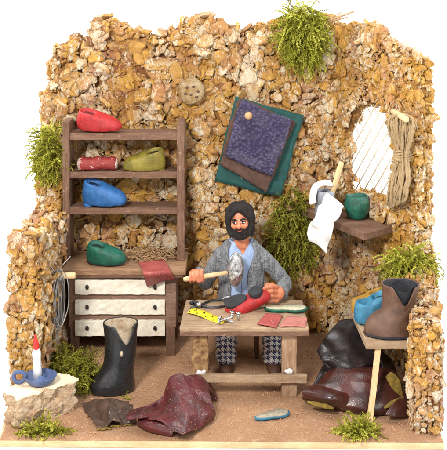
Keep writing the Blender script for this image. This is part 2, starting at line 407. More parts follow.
def cork_panel(name, parent, mat, O, S, N, poly, thick, hole=None, cell=.06, size=.085, dens=1.0, backd=.6, holesize=.4, relief=1.0):
    """poly in (s,z); O origin of the plane, S direction along it, N normal towards the room"""
    O, S, N = np.array(O, float), np.array(S, float), np.array(N, float); Zv = np.array([0,0,1.])
    smin, smax = min(p[0] for p in poly), max(p[0] for p in poly); zmin, zmax = min(p[1] for p in poly), max(p[1] for p in poly)
    ns, nz = int((smax-smin)/cell)+1, int((zmax-zmin)/cell)+1
    ins = np.zeros((ns+2, nz+2), bool)
    for i in range(ns):
        for k in range(nz):
            x, z = smin+(i+.5)*cell, zmin+(k+.5)*cell
            ins[i+1,k+1] = inpoly(x, z, poly) and not (hole and inpoly(x, z, hole))
    # core slab
    mb = MB(); quads = []     # (centre, normal, kind)
    def P3(s, z, w): return O+S*s+Zv*z+N*w
    vid = {}; vs = []
    def vv(i, k, w):
        key = (i, k, w)
        if key not in vid: vid[key] = len(vs); vs.append(P3(smin+i*cell, zmin+k*cell, -thick*w)+rng.normal(size=3)*.006)
        return vid[key]
    fs = []
    for i in range(ns):
        for k in range(nz):
            if not ins[i+1,k+1]: continue
            fs.append((vv(i,k,0), vv(i+1,k,0), vv(i+1,k+1,0), vv(i,k+1,0))); fs.append((vv(i,k,1), vv(i,k+1,1), vv(i+1,k+1,1), vv(i+1,k,1)))
            cs, cz = smin+(i+.5)*cell, zmin+(k+.5)*cell
            quads.append((cs, cz, 0, N, 'f')); quads.append((cs, cz, -thick, -N, 'b'))
            for di, dk, (e1, e2), nrm in ((-1,0,((i,k),(i,k+1)),-S), (1,0,((i+1,k+1),(i+1,k)),S), (0,-1,((i+1,k),(i,k)),-Zv), (0,1,((i,k+1),(i+1,k+1)),Zv)):
                if not ins[i+1+di, k+1+dk]:
                    fs.append((vv(*e1,0), vv(*e2,0), vv(*e2,1), vv(*e1,1)))
                    inhole = hole is not None and inpoly(cs+di*cell, cz+dk*cell, hole)
                    for w in np.arange(cell/2, thick, cell): quads.append((cs+di*cell*.5, cz+dk*cell*.5, -w, nrm, 'h' if inhole else 'e'))
    allv = [np.array(vs)]; allf = [np.array([f for f in fs])]; base = len(vs)
    cols = [np.tile([.0,.0,.0,1.], (len(vs),1))]; quadfaces = allf[0]
    trif = []; off = base; a_cell = cell*cell
    for cs, cz, w, nrm, kind in quads:
        d = {'f':1.0,'e':1.0,'b':backd,'h':1.4}[kind]*dens
        for (T, Fc, r0, mult) in ((TA, FA, size, 2.5), (TB, FB, size*.55, 2.2)):
            rad_area = PI*r0*r0*.7
            lam = a_cell/rad_area*mult*d
            if kind == 'h' and r0 > size*.6: lam *= .25
            for _ in range(rng.poisson(lam)):
                r = r0*(.58+1.0*rng.uniform(0,1)**1.7)
                if kind == 'h': r *= holesize
                if hole and kind == 'f':   # keep the opening clear
                    if any((cs-hx)**2+(cz-hz)**2 < (r*.8)**2 for hx, hz in hole): r *= .5
                nn = nrm+rng.normal(size=3)*(.46 if r0 == size else .65); nn /= np.linalg.norm(nn)
                h = np.cross(nn, rng.normal(size=3)); h /= np.linalg.norm(h); g = np.cross(nn, h)
                v = T[rng.integers(len(T))]
                c = P3(cs+rng.uniform(-.5,.5)*cell, cz+rng.uniform(-.5,.5)*cell, w)
                rl = (noise.noise(Vector((c[0]*2.6+c[1]*2.6, 0, c[2]*.8)))*.6+noise.noise(Vector((c[0]*6+c[1]*6, 3, c[2]*2.6)))*.5) if kind == 'f' else rng.uniform(-.3,.2)
                c = c+nrm*(rng.uniform(-.15,.55)*r*.8+max(-.02, rl*.17+.035)*(1 if kind == 'f' else .3)*relief)
                if c[2] < .02: c[2] = .02
                vw = c+r*(v[:,:1]*h+v[:,1:2]*g+v[:,2:3]*nn)
                if kind == 'b': pass
                allv.append(vw); trif.append(Fc+off); off += len(v)
                patch = noise.noise(Vector(c)*1.3)*.25
                cc = np.empty((len(v),4)); cc[:,0] = np.clip(rng.uniform(0,1)+patch, 0, 1); cc[:,1] = np.clip(rng.uniform(0,1)**1.5*.8+rl*.9, 0, 1)
                cc[:,2] = np.clip((v@np.array([0,0,1.]))/.5, 0, 1); cc[:,3] = 1; cols.append(cc)
    V = np.concatenate(allv); T3 = np.concatenate(trif)
    pl = np.array(worldloc(parent)[:]); V = V-pl
    me = bpy.data.meshes.new(name); nq, nt = len(quadfaces), len(T3)
    me.vertices.add(len(V)); me.vertices.foreach_set('co', V.astype(np.float32).ravel())
    me.loops.add(nq*4+nt*3); me.loops.foreach_set('vertex_index', np.concatenate([quadfaces.ravel(), T3.ravel()]).astype(np.int32))
    me.polygons.add(nq+nt)
    me.polygons.foreach_set('loop_start', np.concatenate([np.arange(nq)*4, nq*4+np.arange(nt)*3]).astype(np.int32))
    me.update(calc_edges=True)
    ca = me.attributes.new('tint', 'FLOAT_COLOR', 'POINT'); ca.data.foreach_set('color', np.concatenate(cols).astype(np.float32).ravel())
    me.materials.append(mat)
    o = bpy.data.objects.new(name, me); COL.objects.link(o); o.parent = parent
    print(name, 'verts', len(V))
    return o
wall = thing('cork_wall', 'rough ochre and cream cork chip wall enclosing the workshop, with an oval window', 'wall', (0, 2.9, 0))
def xz(pts, Y, grow=0): return [(at(u,v,Y).x, at(u,v,Y).z) for u, v in pts]
YB = 2.92
top = [(45,150),(46,110),(48,92),(53,80),(57,60),(64,46),(76,42),(90,40),(94,26),(106,24),(120,28),(132,36),(150,37),(172,36),(183,28),(190,22),(206,21),(218,24),(226,28),(240,38),(252,34),(262,30),(276,24),(300,20),(325,20),(332,26)]
pb = xz(top, YB); xe = 1.62; pb = [(-2.36, .0), (-2.36, pb[0][1])]+pb+[(xe, at(336,28,YB).z), (xe, 0)]
cork_panel('back_wall', wall, M['cork_back'], (0,YB,0), (1,0,0), (0,-1,0), pb, .2, size=.092)
# left side wall, low with a ramp up to the back wall
pl_ = [(.66,0),(.66,1.78),(.95,1.74),(1.5,1.72),(1.9,1.66),(2.3,1.68),(2.5,1.86),(2.62,2.3),(2.75,2.7),(2.85,3.0),(2.9,3.0),(2.9,0)]
cork_panel('left_wall', wall, M['cork_side'], (-2.02,0,0), (0,1,0), (1,0,0), pl_, .22, size=.078, relief=.5)
# oblique window wall
OW = Vector((1.50,2.94,0)); SW = Vector((2.20-1.50, 1.66-2.94, 0)).normalized(); NW = Vector((SW.y, -SW.x, 0)); NW = NW if NW.y < 0 else -NW
LW = 1.46
def onwall(u, v, off=0.0):      # where the sight line meets the window wall (moved off towards the room)
    d = at(u, v, 0)-Vector((0,CAMY,CAMZ)); C0 = Vector((0,CAMY,CAMZ)); p0 = OW+NW*off
    t_ = (p0-C0).dot(NW)/d.dot(NW); return C0+d*t_
def sz(u, v):
    p = onwall(u, v); return ((p-OW).dot(SW), p.z)
wtop = [sz(u,v) for u, v in [(334,28),(345,28),(356,25),(368,27),(376,32),(386,40),(396,48),(408,52)]]
hole = [sz(u,v) for u,v in [(343,150),(347,128),(355,112),(364,103),(374,101),(382,106),(388,118),(392,136),(394,155),(394,172),(393,190),(388,199),(378,198),(368,194),(356,192),(346,189),(341,173)]]
pw = [(0,0),(0,wtop[0][1])]+wtop+[(LW, sz(410,56)[1]), (LW,0)]
cork_panel('window_wall', wall, M['cork_window'], OW, SW, NW, pw, .10, hole=hole, cell=.05, size=.062, relief=.55)
pe_ = [(.06,0),(.06,wtop[-1][1]-.02),(.18,wtop[-1][1]-.12),(.28,wtop[-1][1]-.26),(.28,2.6),(.24,2.0),(.24,1.0),(.24,0)]
cork_panel('wall_end', wall, M['cork_window'], OW+SW*LW, -NW, SW, pe_, .14, cell=.05, size=.058, relief=.4)
# low right wall
A, B = Vector((2.16,1.75,0)), Vector((1.93,.10,0)); SR = (B-A).normalized(); NR = Vector((SR.y,-SR.x,0)); NR = NR if NR.x < 0 else -NR
Lr = (B-A).length
pr = [(0,0),(0,1.42),(.3,1.36),(.7,1.24),(1.1,1.1),(Lr-.06,1.0),(Lr,.92),(Lr,0)]
cork_panel('right_wall', wall, M['cork_side'], A, SR, NR, pr, .25, size=.050, relief=.2)
# window lattice (strings glued in the opening)
hc = Vector(OW)-NW*.06
win = MB(); hs = [h[0] for h in hole]; hz = [h[1] for h in hole]; cs_, cz_ = (min(hs)+max(hs))/2, (min(hz)+max(hz))/2
def clipline(p, d):
    ins_ = [t for t in np.arange(-1.4, 1.4, .01) if inpoly(p[0]+d[0]*t, p[1]+d[1]*t, hole)]
    if len(ins_) < 6: return None
    a, b = ins_[0]-.05, ins_[-1]+.05; return (p[0]+d[0]*a, p[1]+d[1]*a), (p[0]+d[0]*b, p[1]+d[1]*b)
for dr, (d, w) in enumerate((((.62,.78), .0075), ((.62,-.78), .0055))):
    for k in range(-7, 8):
        p = (cs_-d[1]*k*.125*(1 if dr == 0 else 1.0), cz_+d[0]*k*.125)
        c = clipline(p, d)
        if c:
            pts = [hc+SW*q[0]+Vector((0,0,q[1]))-NW*.012*dr for q in c]
            mid = (pts[0]+pts[1])/2+Vector((random.uniform(-.006,.006),0,random.uniform(-.008,.008)))
            win.tube([pts[0], mid, pts[1]], w, 6)
obj('window_lattice', win, M['lattice'], wall)
# round cork disc with drilled holes on the back wall
dc = at(192, 91, YB-.12)
mb = MB(); mb.lathe(dc, [(.05,-.03),(.15,-.03),(.175,0),(.16,.03),(.12,.045),(.05,.05),(.01,.05)], 22, Euler((PI/2,0,0)), .07)
disc = obj('cork_disc', mb, M['disc'], wall, disp=(.035,.05))
for (dx, dz) in ((-.06,.05),(.02,.06),(.08,.0),(-.08,-.03),(-.01,-.04),(.06,-.07)):
    obj('drilled_hole', MB().ell(dc+Vector((dx,-.05,dz)), (.021,.010,.017), nu=10, nv=6), M['brown_suede'], disc)
# ---------------------------------------------------------------- the setting
mb = MB(); prof = []
for q in range(0, 7): prof.append((6+14*math.sin(q*PI/12)*1.0, -.08+14*(1-math.cos(q*PI/12))))
ys = [(-40,-.08),(-8,-.08)]+prof+[(20,40)]
vs = []; fs = []
for (y,z) in ys: vs += [(-60,y,z),(60,y,z)]
fs = [(2*i,2*i+1,2*i+3,2*i+2) for i in range(len(ys)-1)]
o = obj('backdrop', MB().add(vs, fs), M['sweep'], origin=(0,0,0)); o['kind'] = 'structure'
outl = [(-2.235,-.055),(2.185,-.10),(2.24,.9),(2.50,1.85),(1.95,3.2),(-2.42,3.2),(-2.4,1.6)]
bb = thing('base_board', 'thin plywood base board under the whole workshop with pale front edge', 'board', (0,0,-.078))
mb = MB().prism(outl, -.078, -.010); obj('board', mb, M['ply'], bb, smooth=False, bevel=.006)
# sawdust ground as a fine bumpy sheet
gm = MB(); NX, NY = 150, 100; vs = []; 
for j in range(NY+1):
    f_ = j/NY; y = 3.1*f_; xl = -2.225-.07*min(1,y/1.6); xr = 2.178+.28*max(0,min(1,(y-.1)/1.8)) if y < 1.9 else 2.45-(y-1.9)*.4
    for i in range(NX+1):
        x = xl+(xr-xl)*i/NX; z = .0+.010*noise.noise(Vector((x*3,y*3,0)))+.006*noise.noise(Vector((x*14,y*14,3)))
        if j == 0 or i in (0,NX): z = -.009+.004*noise.noise(Vector((x*9,1,1)))
        elif j == 1: z -= .003
        vs.append((x, y-(1-f_)**2*(.052+.045*(i/NX)), z))
fs = [(j*(NX+1)+i, j*(NX+1)+i+1, (j+1)*(NX+1)+i+1, (j+1)*(NX+1)+i) for j in range(NY) for i in range(NX)]
o = obj('ground', gm.add(vs, fs), M['sawdust'], origin=(0,0,0)); o['kind'] = 'structure'
cr = MB()
for _ in range(2600):
    x, y = random.uniform(-2.15,2.1), random.uniform(.03,2.7); r = random.choice([.004,.005,.006,.008,.010])
    cr.ell((x,y,.004), (r*random.uniform(.8,1.8), r, r*.7), Euler((random.random(),random.random(),random.random()*6)), 5, 4)
o = obj('sawdust_crumbs', cr, M['pebble'], origin=(0,0,0), smooth=False); o['kind'] = 'stuff'; o['label'] = 'loose sawdust crumbs scattered on the ground'
# ---------------------------------------------------------------- dresser
Yf = 2.05; dr = thing('dresser', 'brown wooden dresser with open shelves above three cream drawers, against the back wall', 'dresser', (-1.2, Yf, 0))
ZT = 1.07
Xl, Xr = at(68,0,Yf).x, at(176,0,Yf).x
mb = MB().box(((Xl+Xr)/2, Yf+.37, .68), (Xr-Xl, .68, .66), div=14, jit=.003); obj('body', mb, M['wood_body'], dr, smooth=False, bevel=.008)
X0, X1 = at(62,0,Yf).x, at(186,0,Yf).x
mb = MB().box(((X0+X1)/2, Yf+.35, ZT-.035), (X1-X0, .80, .07), div=16, jit=.004); obj('top', mb, M['wood_top'], dr, smooth=False, bevel=.01)
mb = MB().box(((X0+X1)/2, Yf+.33, ZT-.09), (X1-X0-.05, .74, .04), div=16, jit=.003); obj('moulding', mb, M['wood_dark'], dr, smooth=False, bevel=.01)
for (u0,u1) in ((70,78),(166,175)):
    for yy in (Yf+.07, Yf+.64):
        a, b = at(u0,0,Yf).x, at(u1,0,Yf).x
        mb = MB().box(((a+b)/2, yy, .18), (b-a, .1, .37), div=6, jit=.003); obj('leg', mb, M['wood_dark_z'], dr, smooth=False, bevel=.006)
for vt, vb in ((280,294.5),(300,314.5),(320.5,336)):
    a, b = at(75,vt,Yf), at(165,vb,Yf)
    vs = []; n = 18; mb = MB()
    mb.box(((a.x+b.x)/2, Yf+.012, (a.z+b.z)/2), (b.x-a.x, .045, a.z-b.z), div=24, jit=.004)
    d = obj('drawer_front', mb, M['drawer'], dr, smooth=False, bevel=.006)
    for uk in (87,155):
        k = MB().ell(at(uk,(vt+vb)/2,Yf-.03), (.022,.022,.03), nu=10, nv=8); obj('knob', k, M['black_knob'], d)
Yp = 2.36
for (u0,u1) in ((62.5,69.5),(177,184.5)):
    a, b = at(u0,122,Yp), at(u1,264,Yp)
    mb = MB().box(((a.x+b.x)/2, Yp+.18, (a.z+ZT)/2), (b.x-a.x, .36, a.z-ZT), div=20, jit=.004); obj('upright', mb, M['wood_dark_z'], dr, smooth=False, bevel=.008)
SH = {}
for vs_ in (133,171.5,207.5):
    a, b = at(69,vs_,Yp+.02), at(177.5,vs_,Yp+.02)
    mb = MB().box(((a.x+b.x)/2, Yp+.19, a.z-.045), (b.x-a.x, .34, .085), div=18, jit=.004); obj('shelf', mb, M['wood_dark'], dr, smooth=False, bevel=.008); SH[vs_] = a.z-.002
# ---------------------------------------------------------------- shoes and boots (stacked rings around a last)
def ringmesh(rings, T, n=28, cap0=True, notch=None, pw=.85, s0=0):
    """rings: (x_heel, x_toe, halfwidth, z_heel, z_toe[, y_shift]); T maps local to world"""
    vs = []; fs = []
    for j, r in enumerate(rings):
        xh, xt, w, zh, zt = r[:5]; ys = r[5] if len(r) > 5 else 0
        for k in range(n):
            t_ = 2*PI*k/n; c, s = math.cos(t_), math.sin(t_)
            c = math.copysign(abs(c)**.9, c); f = (c+1)/2
            x = xh+(xt-xh)*f; y = w*math.copysign(abs(s)**pw, s)*(1-.12*math.cos(2*PI*f)*(.3 if xt-xh > w*2.4 else 0)) + ys
            z = zh+(zt-zh)*(f**1.3)
            if notch: z += notch(j, t_)
            vs.append(T @ Vector((x,y,z)))
    for j in range(len(rings)-1):
        for k in range(n):
            k2 = (k+1) % n; fs.append((j*n+k, j*n+k2, (j+1)*n+k2, (j+1)*n+k))
    if cap0: fs.append(tuple(reversed(range(n))))
    fs.append(tuple((len(rings)-1)*n+k for k in range(n)))
    return MB().add(vs, fs)
def TR(p, yaw=0, pitch=0, roll=0, sc=1): return Matrix.Translation(p) @ Euler((roll,pitch,yaw)).to_matrix().to_4x4() @ Matrix.Scale(sc,4)
def slipper(name, label, cat, p, L, H, W, yaw, mat, lining='dark_lining', sole=None, open_=.55, toe=.32, pitch=0, roll=0, group=None, heel=False):
    T = TR(p, yaw, pitch, roll); e = thing(name, label, cat, p, group)
    o = open_
    R = [(0.04*L, .93*L, W*.36, 0, 0), (0, .98*L, W*.46, .03*H, .03*H), (-.01*L, L, W*.5, .16*H, .12*H), (.0, .985*L, W*.5, .38*H, toe*.7*H),
         (.015*L, .93*L, W*.46, .62*H, toe*1.1*H), (.04*L, .80*L, W*.42, .82*H, .56*H), (.06*L, (o+.1)*L, W*.36, .95*H, .74*H), (.09*L, o*L, W*.30, 1.0*H, .82*H),
         (.13*L, (o-.05)*L, W*.23, .95*H, .76*H), (.15*L, (o-.07)*L, W*.20, .72*H, .6*H)]
    ob = obj('upper', ringmesh(R, T), M[mat], e, sub=1, disp=(.018,.09))
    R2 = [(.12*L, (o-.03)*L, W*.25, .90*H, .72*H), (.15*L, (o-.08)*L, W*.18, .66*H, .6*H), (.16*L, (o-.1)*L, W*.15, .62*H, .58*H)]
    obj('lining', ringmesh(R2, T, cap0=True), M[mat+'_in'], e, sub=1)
    if sole:
        R3 = [(.02*L, .95*L, W*.42, -.01*H, -.01*H), (-.01*L, .99*L, W*.5, .02*H, .02*H), (-.01*L, .99*L, W*.5, .10*H, .08*H), (.03*L,.95*L,W*.4,.14*H,.1*H)]
        obj('sole', ringmesh(R3, T), M[sole], e, sub=1)
    if heel:
        R3 = [(.02*L, .26*L, W*.34, -.14*H, -.14*H), (.0*L, .30*L, W*.38, .0, .0), (.03*L,.3*L,W*.3,.1*H,.1*H)]
        obj('heel', ringmesh(R3, T), M[mat], e, sub=1)
    return e
ys = Yp+.17
def shelfpt(u, z, Y): p = at(u, 0, Y); return Vector((p.x, Y, z))
slipper('shoe', 'bright red clay slipper on the top shelf of the dresser', 'shoe', shelfpt(77.5,SH[133]+.045,ys-.03), .58, .26, .25, -.15, 'red', open_=.46, toe=.36, roll=.28)
slipper('shoe', 'olive green shoe on the middle shelf of the dresser', 'shoe', shelfpt(165.5,SH[171.5]+.02,ys), .54, .27, .24, PI+.12, 'olive', open_=.45, toe=.38, heel=True, roll=-.3)
slipper('shoe', 'bright blue shoe on the lowest shelf of the dresser', 'shoe', shelfpt(83,SH[207.5]+.045,ys-.03), .57, .31, .27, -.16, 'blue', open_=.46, toe=.40, roll=.26, heel=True)
slipper('shoe', 'dark green shoe standing on the dresser top beside the straw', 'shoe', shelfpt(87,ZT+.03,2.27), .50, .25, .25, -.18, 'green', sole='dark_lining', open_=.5, toe=.45, roll=.22)
# rolled leather on middle shelf
p0, p1 = at(80,167,ys-.08), at(116,165,ys-.05); p0.z = p1.z = SH[171.5]+.085
e = thing('leather_roll', 'small dark red leather roll with pale ends on the middle shelf', 'leather roll', (p0+p1)/2-Vector((0,0,.08)))
n = 14; obj('roll', MB().tube([p0+(p1-p0)*i/n for i in range(n+1)], [.082+.006*math.sin(i*2.1) for i in range(n+1)], 18), M['maroon_roll'], e, disp=(.02,.08))
d = (p1-p0).normalized()
obj('roll_end', MB().tube([p0-d*.03, p0-d*.015, p0+d*.02], [.05,.076,.078], 16), M['roll_end'], e, disp=(.03,.04))
obj('roll_end', MB().tube([p1-d*.01, p1+d*.012, p1+d*.022], [.078,.07,.05], 16), M['roll_end'], e)
# straw bundle on dresser top
sb = MB()
c = at(152,253,2.45); c.z = ZT+.03
for _ in range(420):
    a = random.gauss(0,.9); L = random.uniform(.08,.26); x = c.x+random.gauss(0,.13); y = c.y+random.gauss(0,.09); z = ZT+.012+abs(random.gauss(0,.045))
    d = Vector((math.cos(a),math.sin(a)*.7,random.uniform(-.12,.12))); p = Vector((x,y,z))
    pts = [p-d*L/2, p+Vector((random.gauss(0,.01),random.gauss(0,.01),random.uniform(-.01,.05))), p+d*L/2]
    for q in pts: q.z = max(q.z, ZT+.006); q.y = min(q.y, 2.84)
    sb.tube(pts, .0036, 4)
tag(obj('straw_bundle', sb, M['straw']), 'loose bundle of pale straw fibres lying on the dresser top', 'straw')
# red leather square hanging over dresser front edge
Pz = ZT+.012
c4 = [[at(138,260,0)]*1]
g = [[onz(138,262,Pz), onz(145,260.5,Pz), onz(154,259,Pz+.01), onz(163,258,Pz)],
     [onz(141,268,Pz), onz(150,267,Pz+.008), onz(158,266,Pz+.012), onz(167,264,Pz)],
     [onz(143.5,274,Pz), onz(152,273.5,Pz+.01), onz(161,272,Pz+.012), onz(170.5,271,Pz)],
     [at(147,287,2.0), at(156,284.5,1.99), at(165,281,1.98), at(176,279.5,1.99)]]
tag(obj('leather_swatch', sheet(g, 18, 18, .006, 6), M['red_patch'], solid=.014, sub=1), 'square red leather swatch draped over the front edge of the dresser top', 'leather')
# ---------------------------------------------------------------- left: peg, wire coil, bark block, candle
YW = 1.42
p = at(47,276,YW); p2 = at(75.5,275.5,YW-.02)
tag(obj('wall_peg', MB().tube([Vector((-2.12,YW,p.z)), p, (p+p2)/2, p2-Vector((.01,0,0)), p2], [.038,.038,.038,.038,.028], 12), M['wood_pale_x']), 'pale wooden peg sticking out of the left wall, holding the wire coil', 'peg')
wb = MB()
for k in range(17):
    cx = -1.93+random.uniform(-.05,.1); y0 = YW+random.uniform(-.10,.05); w = random.uniform(.05,.13); h = random.uniform(.56,.80); z0 = p.z+.045+random.uniform(0,.015)
    pts = []
    for i in range(25):
        t_ = 2*PI*i/24; r = math.sin(t_/2)**.8
        pts.append(Vector((cx+w*.5*math.sin(t_)+.03*math.sin(t_*.5+k), y0+.55*w*math.sin(t_)*random.choice([1,1])+.02*math.sin(3*t_+k), z0-h*(1-math.cos(t_))/2+.012*math.sin(5*t_+k))))
    wb.tube(pts, .0075, 5, caps=False)
for k in range(7):   # turns binding the coil round the peg
    pts = [Vector((-1.93+.015*k+.006*math.sin(i), YW+.055*math.cos(2*PI*i/12), p.z+.005+.058*math.sin(2*PI*i/12)-.02)) for i in range(13)]; wb.tube(pts, .009, 5, caps=False)
for s in (-1, 1):
    pts = [Vector((-1.9,YW-.05,p.z+.03)), Vector((-1.9+.05*s,YW-.07,p.z+.12)), Vector((-1.88+.14*s,YW-.05,p.z+.2+.04*s))]; wb.tube(pts, .006, 5)
tag(obj('wire_coil', wb, M['wire']), 'coil of thin grey wire hanging from the peg on the left wall', 'wire')
A_, B_, C_, D_ = Vector((-2.07,.09)), Vector((-1.54,.58)), Vector((-1.82,.77)), Vector((-2.27,.30))
def blockpt(a, b, z):
    p = (A_*(1-a)+B_*a)*(1-b)+(D_*(1-a)+C_*a)*b; return Vector((p.x,p.y,z))
H = .335
e = thing('bark_block', 'rough pale bark block with a sawn top, carrying the candle holder', 'block', (-1.92,.42,0))
mb = MB(); nA, nB, nZ = 34, 18, 16; vs = []; fs = []
def sidept(q, z):  # q goes round perimeter
    per = [(0,0,1,0),(1,0,1,1),(1,1,0,1),(0,1,0,0)]; s = int(q)%4; f = q-int(q); a0,b0,a1,b1 = per[s]
    p = blockpt(a0+(a1-a0)*f, b0+(b1-b0)*f, z); c = blockpt(.5,.5,z)
    out = (p-c).normalized(); nn = noise.fractal(p*8, .8, 2.0, 5)*.065+noise.noise(Vector((p.x*3,p.y*3,z*9)))*.03
    zz = z/H; inset = .035*(1-zz)-.01*math.sin(zz*PI)
    return p+out*(nn-inset-.02)
NP = 120
for k in range(nZ+1):
    z = H*k/nZ
    for i in range(NP): vs.append(sidept(4*i/NP, z))
for k in range(nZ):
    for i in range(NP): fs.append((k*NP+i, k*NP+(i+1)%NP, (k+1)*NP+(i+1)%NP, (k+1)*NP+i))
fs.append(tuple(reversed(range(NP))))
obj('bark_side', mb.add(vs, fs), M['bark'], e, smooth=False)
tv = [sidept(4*i/NP, H)*1.0 for i in range(NP)]; ctr = blockpt(.5,.5,H)
tv = [ctr+(q-ctr)*1.035 for q in tv]
mb = MB().add([(q.x,q.y,H-.012) for q in tv]+[(q.x,q.y,H+.014) for q in tv], [tuple(range(NP,2*NP)), tuple(reversed(range(NP)))]+[(i,(i+1)%NP,(i+1)%NP+NP,i+NP) for i in range(NP)])
obj('sawn_top', mb, M['bark_top'], e, smooth=False)
hz_ = H+.014
hc_ = onz(40.5,385,hz_); hc_.y = .44; hc_.x = at(40.5,0,.44).x
e = thing('candle_holder', 'blue enamel chamber candle holder with loop handle on the bark block', 'candle holder', hc_)
obj('dish', MB().lathe(hc_, [(.02,0),(.10,0),(.13,.02),(.155,.055),(.175,.095),(.165,.10),(.14,.065),(.09,.05),(.052,.055),(.052,.10),(.04,.10),(.03,.06)], 30, jit=.015), M['enamel_blue'], e, sub=1)
hh = MB(); hx = hc_+Vector((-.215,-.03,.085)); hh.tube([hx+Vector((.062*math.cos(2*PI*i/16), .01*math.sin(i), .055*math.sin(2*PI*i/16))) for i in range(17)], .022, 8, caps=False); obj('handle', hh, M['enamel_blue'], e)
cz0 = hz_+.055; cx_ = hc_+Vector((-.03,-.0,0))
e = thing('candle', 'short white candle with a red painted flame in the blue holder', 'candle', (cx_.x,cx_.y,cz0))
ctop = at(35,349,hc_.y).z
obj('candle_stick', MB().tube([Vector((cx_.x-.012*q, cx_.y, cz0+(ctop-cz0)*q)) for q in (0,.3,.6,.9,1)], [.052,.046,.042,.044,.03], 14), M['wax'], e, disp=(.02,.05))
ft = at(32.5,334,hc_.y).z; fx = cx_.x-.012
obj('flame', MB().tube([Vector((fx-.016*q, cx_.y, ctop-.01+(ft-ctop+.01)*q)) for q in (0,.2,.5,.8,1)], [.02,.034,.028,.014,.003], 10), M['flame'], e)
# ---------------------------------------------------------------- tall black boot
def boot(name, label, p, L, H, W, yaw, mat, lin_, shaft=(.0,.55), toeh=.22, notchdepth=.2, notchang=None, flare=1.1, sole=None, lean=0, nw=.55):
    T = TR(p, yaw); e = thing(name, label, 'boot', p)
    s0, s1 = shaft; th = toeh
    na = notchang if notchang is not None else -PI/2
    def notch(j, t_, first=7, top=10):
        d = abs((t_-na+PI) % (2*PI)-PI); f = max(0, 1-d/nw)
        return -notchdepth*H*f*{8:.45,9:.8,10:1.0,11:1.0,12:1.0}.get(j, 0)
    def notch2(j, t_):
        d = abs((t_-na+PI) % (2*PI)-PI); return -notchdepth*H*max(0,1-d/nw)*(.92 if j < 2 else .3)
    ln = lean*L
    R = [(.03*L,.95*L,W*.40,0,0), (-.01*L,.99*L,W*.49,.01*H,.01*H), (-.01*L,L,W*.5,.06*H,.05*H), (0,.98*L,W*.5,.14*H,th*.55*H), (.01*L,.92*L,W*.47,.22*H,th*.85*H), (.02*L,.74*L,W*.45,.32*H,th*1.3*H),
         (s0*L+.02*L,(s1+.03)*L,W*.43,.45*H,.42*H), (s0*L,s1*L,W*.43,.62*H,.60*H), (s0*L-ln*.5-.01*L,s1*L*1.02-ln*.5,W*.44,.80*H,.80*H), (s0*L-ln-.03*L*(flare),(s1*1.05)*L-ln,W*.46*flare**.5,.93*H,.94*H),
         (s0*L-ln-.04*L*flare,(s1*1.07)*L-ln,W*.47*flare**.5,1.0*H,1.0*H), (s0*L-ln+.0,(s1*1.03)*L-ln,W*.42*flare**.5,1.0*H,1.0*H), (s0*L-ln+.02*L,(s1*1.0)*L-ln,W*.40*flare**.5,.90*H,.90*H), (s0*L+.06*L,s1*.93*L,W*.37,.45*H,.45*H)]
    obj('upper', ringmesh(R, T, notch=notch, n=40, pw=.95), M[mat], e, sub=1, disp=(.012,.15))
    Ri = [(s0*L-ln+.0*L,(s1*1.03)*L-ln-.002*L,W*.41*flare**.5,.985*H,.985*H), (s0*L-ln+.025*L,(s1*1.0)*L-ln-.002*L,W*.39*flare**.5,.975*H,.975*H), (s0*L-ln+.055*L,(s1*.96)*L-ln,W*.355*flare**.5,.82*H,.82*H), (s0*L+.08*L,s1*.90*L,W*.34,.6*H,.6*H), (s0*L+.10*L,s1*.86*L,W*.3,.5*H,.5*H)]
    Ri2 = Ri
    def notch3(j, t_):
        if j > 1: return -.0
        d = abs((t_-na+PI) % (2*PI)-PI); return -.22*notchdepth*H*max(0,1-d/nw)
    obj('lining', ringmesh(Ri2, T, notch=notch3, n=40, pw=.95, cap0=False), M[lin_], e, sub=1)
    if sole:
        R3 = [(-.0*L,.97*L,W*.46,-.012*H,-.012*H), (-.025*L,1.01*L,W*.53,.005*H,.005*H), (-.025*L,1.01*L,W*.53,.05*H,.04*H), (.03*L,.96*L,W*.45,.07*H,.06*H)]
        obj('sole', ringmesh(R3, T), M[sole], e, sub=1)
    return e
bp = onz(134.5,388,0)
b_ = boot('boot', 'tall black boot with a pale V shaped opening, standing before the drawers', Vector((bp.x,bp.y,0)), .50, .76, .36, PI+.30, 'black_clay', 'boot_lining', shaft=(-.04,.66), toeh=.24, notchdepth=.30, notchang=PI/2+.15, flare=1.0, nw=.62)
c = at(121.5,354,bp.y-.205); obj('glue_spot', MB().ell(c, (.018,.012,.035), nu=8, nv=6), M['boot_lining'], b_)
# brown ankle boot on side table
ZS = .78
# ---------------------------------------------------------------- leather on the floor, left
def F_(u, v, z=.02): return onz(u, v, z)
g = [[F_(82,404,.03), F_(92,401,.06), F_(104,399,.10), F_(116,401,.08), F_(130,402,.06)],
     [F_(86,410,.02), F_(96,408,.05), F_(107,405,.16), F_(118,409,.06), F_(134,411,.12)],
     [F_(90,419,.02), F_(101,416,.04), F_(110,413,.14), F_(121,417,.05), F_(137,419,.10)],
     [F_(98,427,.02), F_(106,428,.02), F_(115,421,.08), F_(124,425,.02), F_(136,424,.02)]]
e = thing('leather_scrap', 'crumpled dark brown leather scrap with ragged yellow edge, left of the maroon leather', 'leather', F_(110,415,0))
obj('hide', sheet(g, 28, 33, .035, 9, 3, .012, crease=.8), M['scrap'], e, solid=.022, sub=1)
fb = MB()
for i in range(34):
    u = 98+i*1.1; v = 427.5-.5*math.sin(i)-.1*i+ (2 if i < 12 else 0); q = F_(u, v, .012); fb.ell(q, (.02,.012,.01), Euler((0,0,random.random()*3)), 6, 5)
obj('suede_edge', fb, M['suede'], e)
e = thing('leather_piece', 'large folded maroon leather piece lying on the ground in front of the workbench', 'leather', F_(170,415,0))
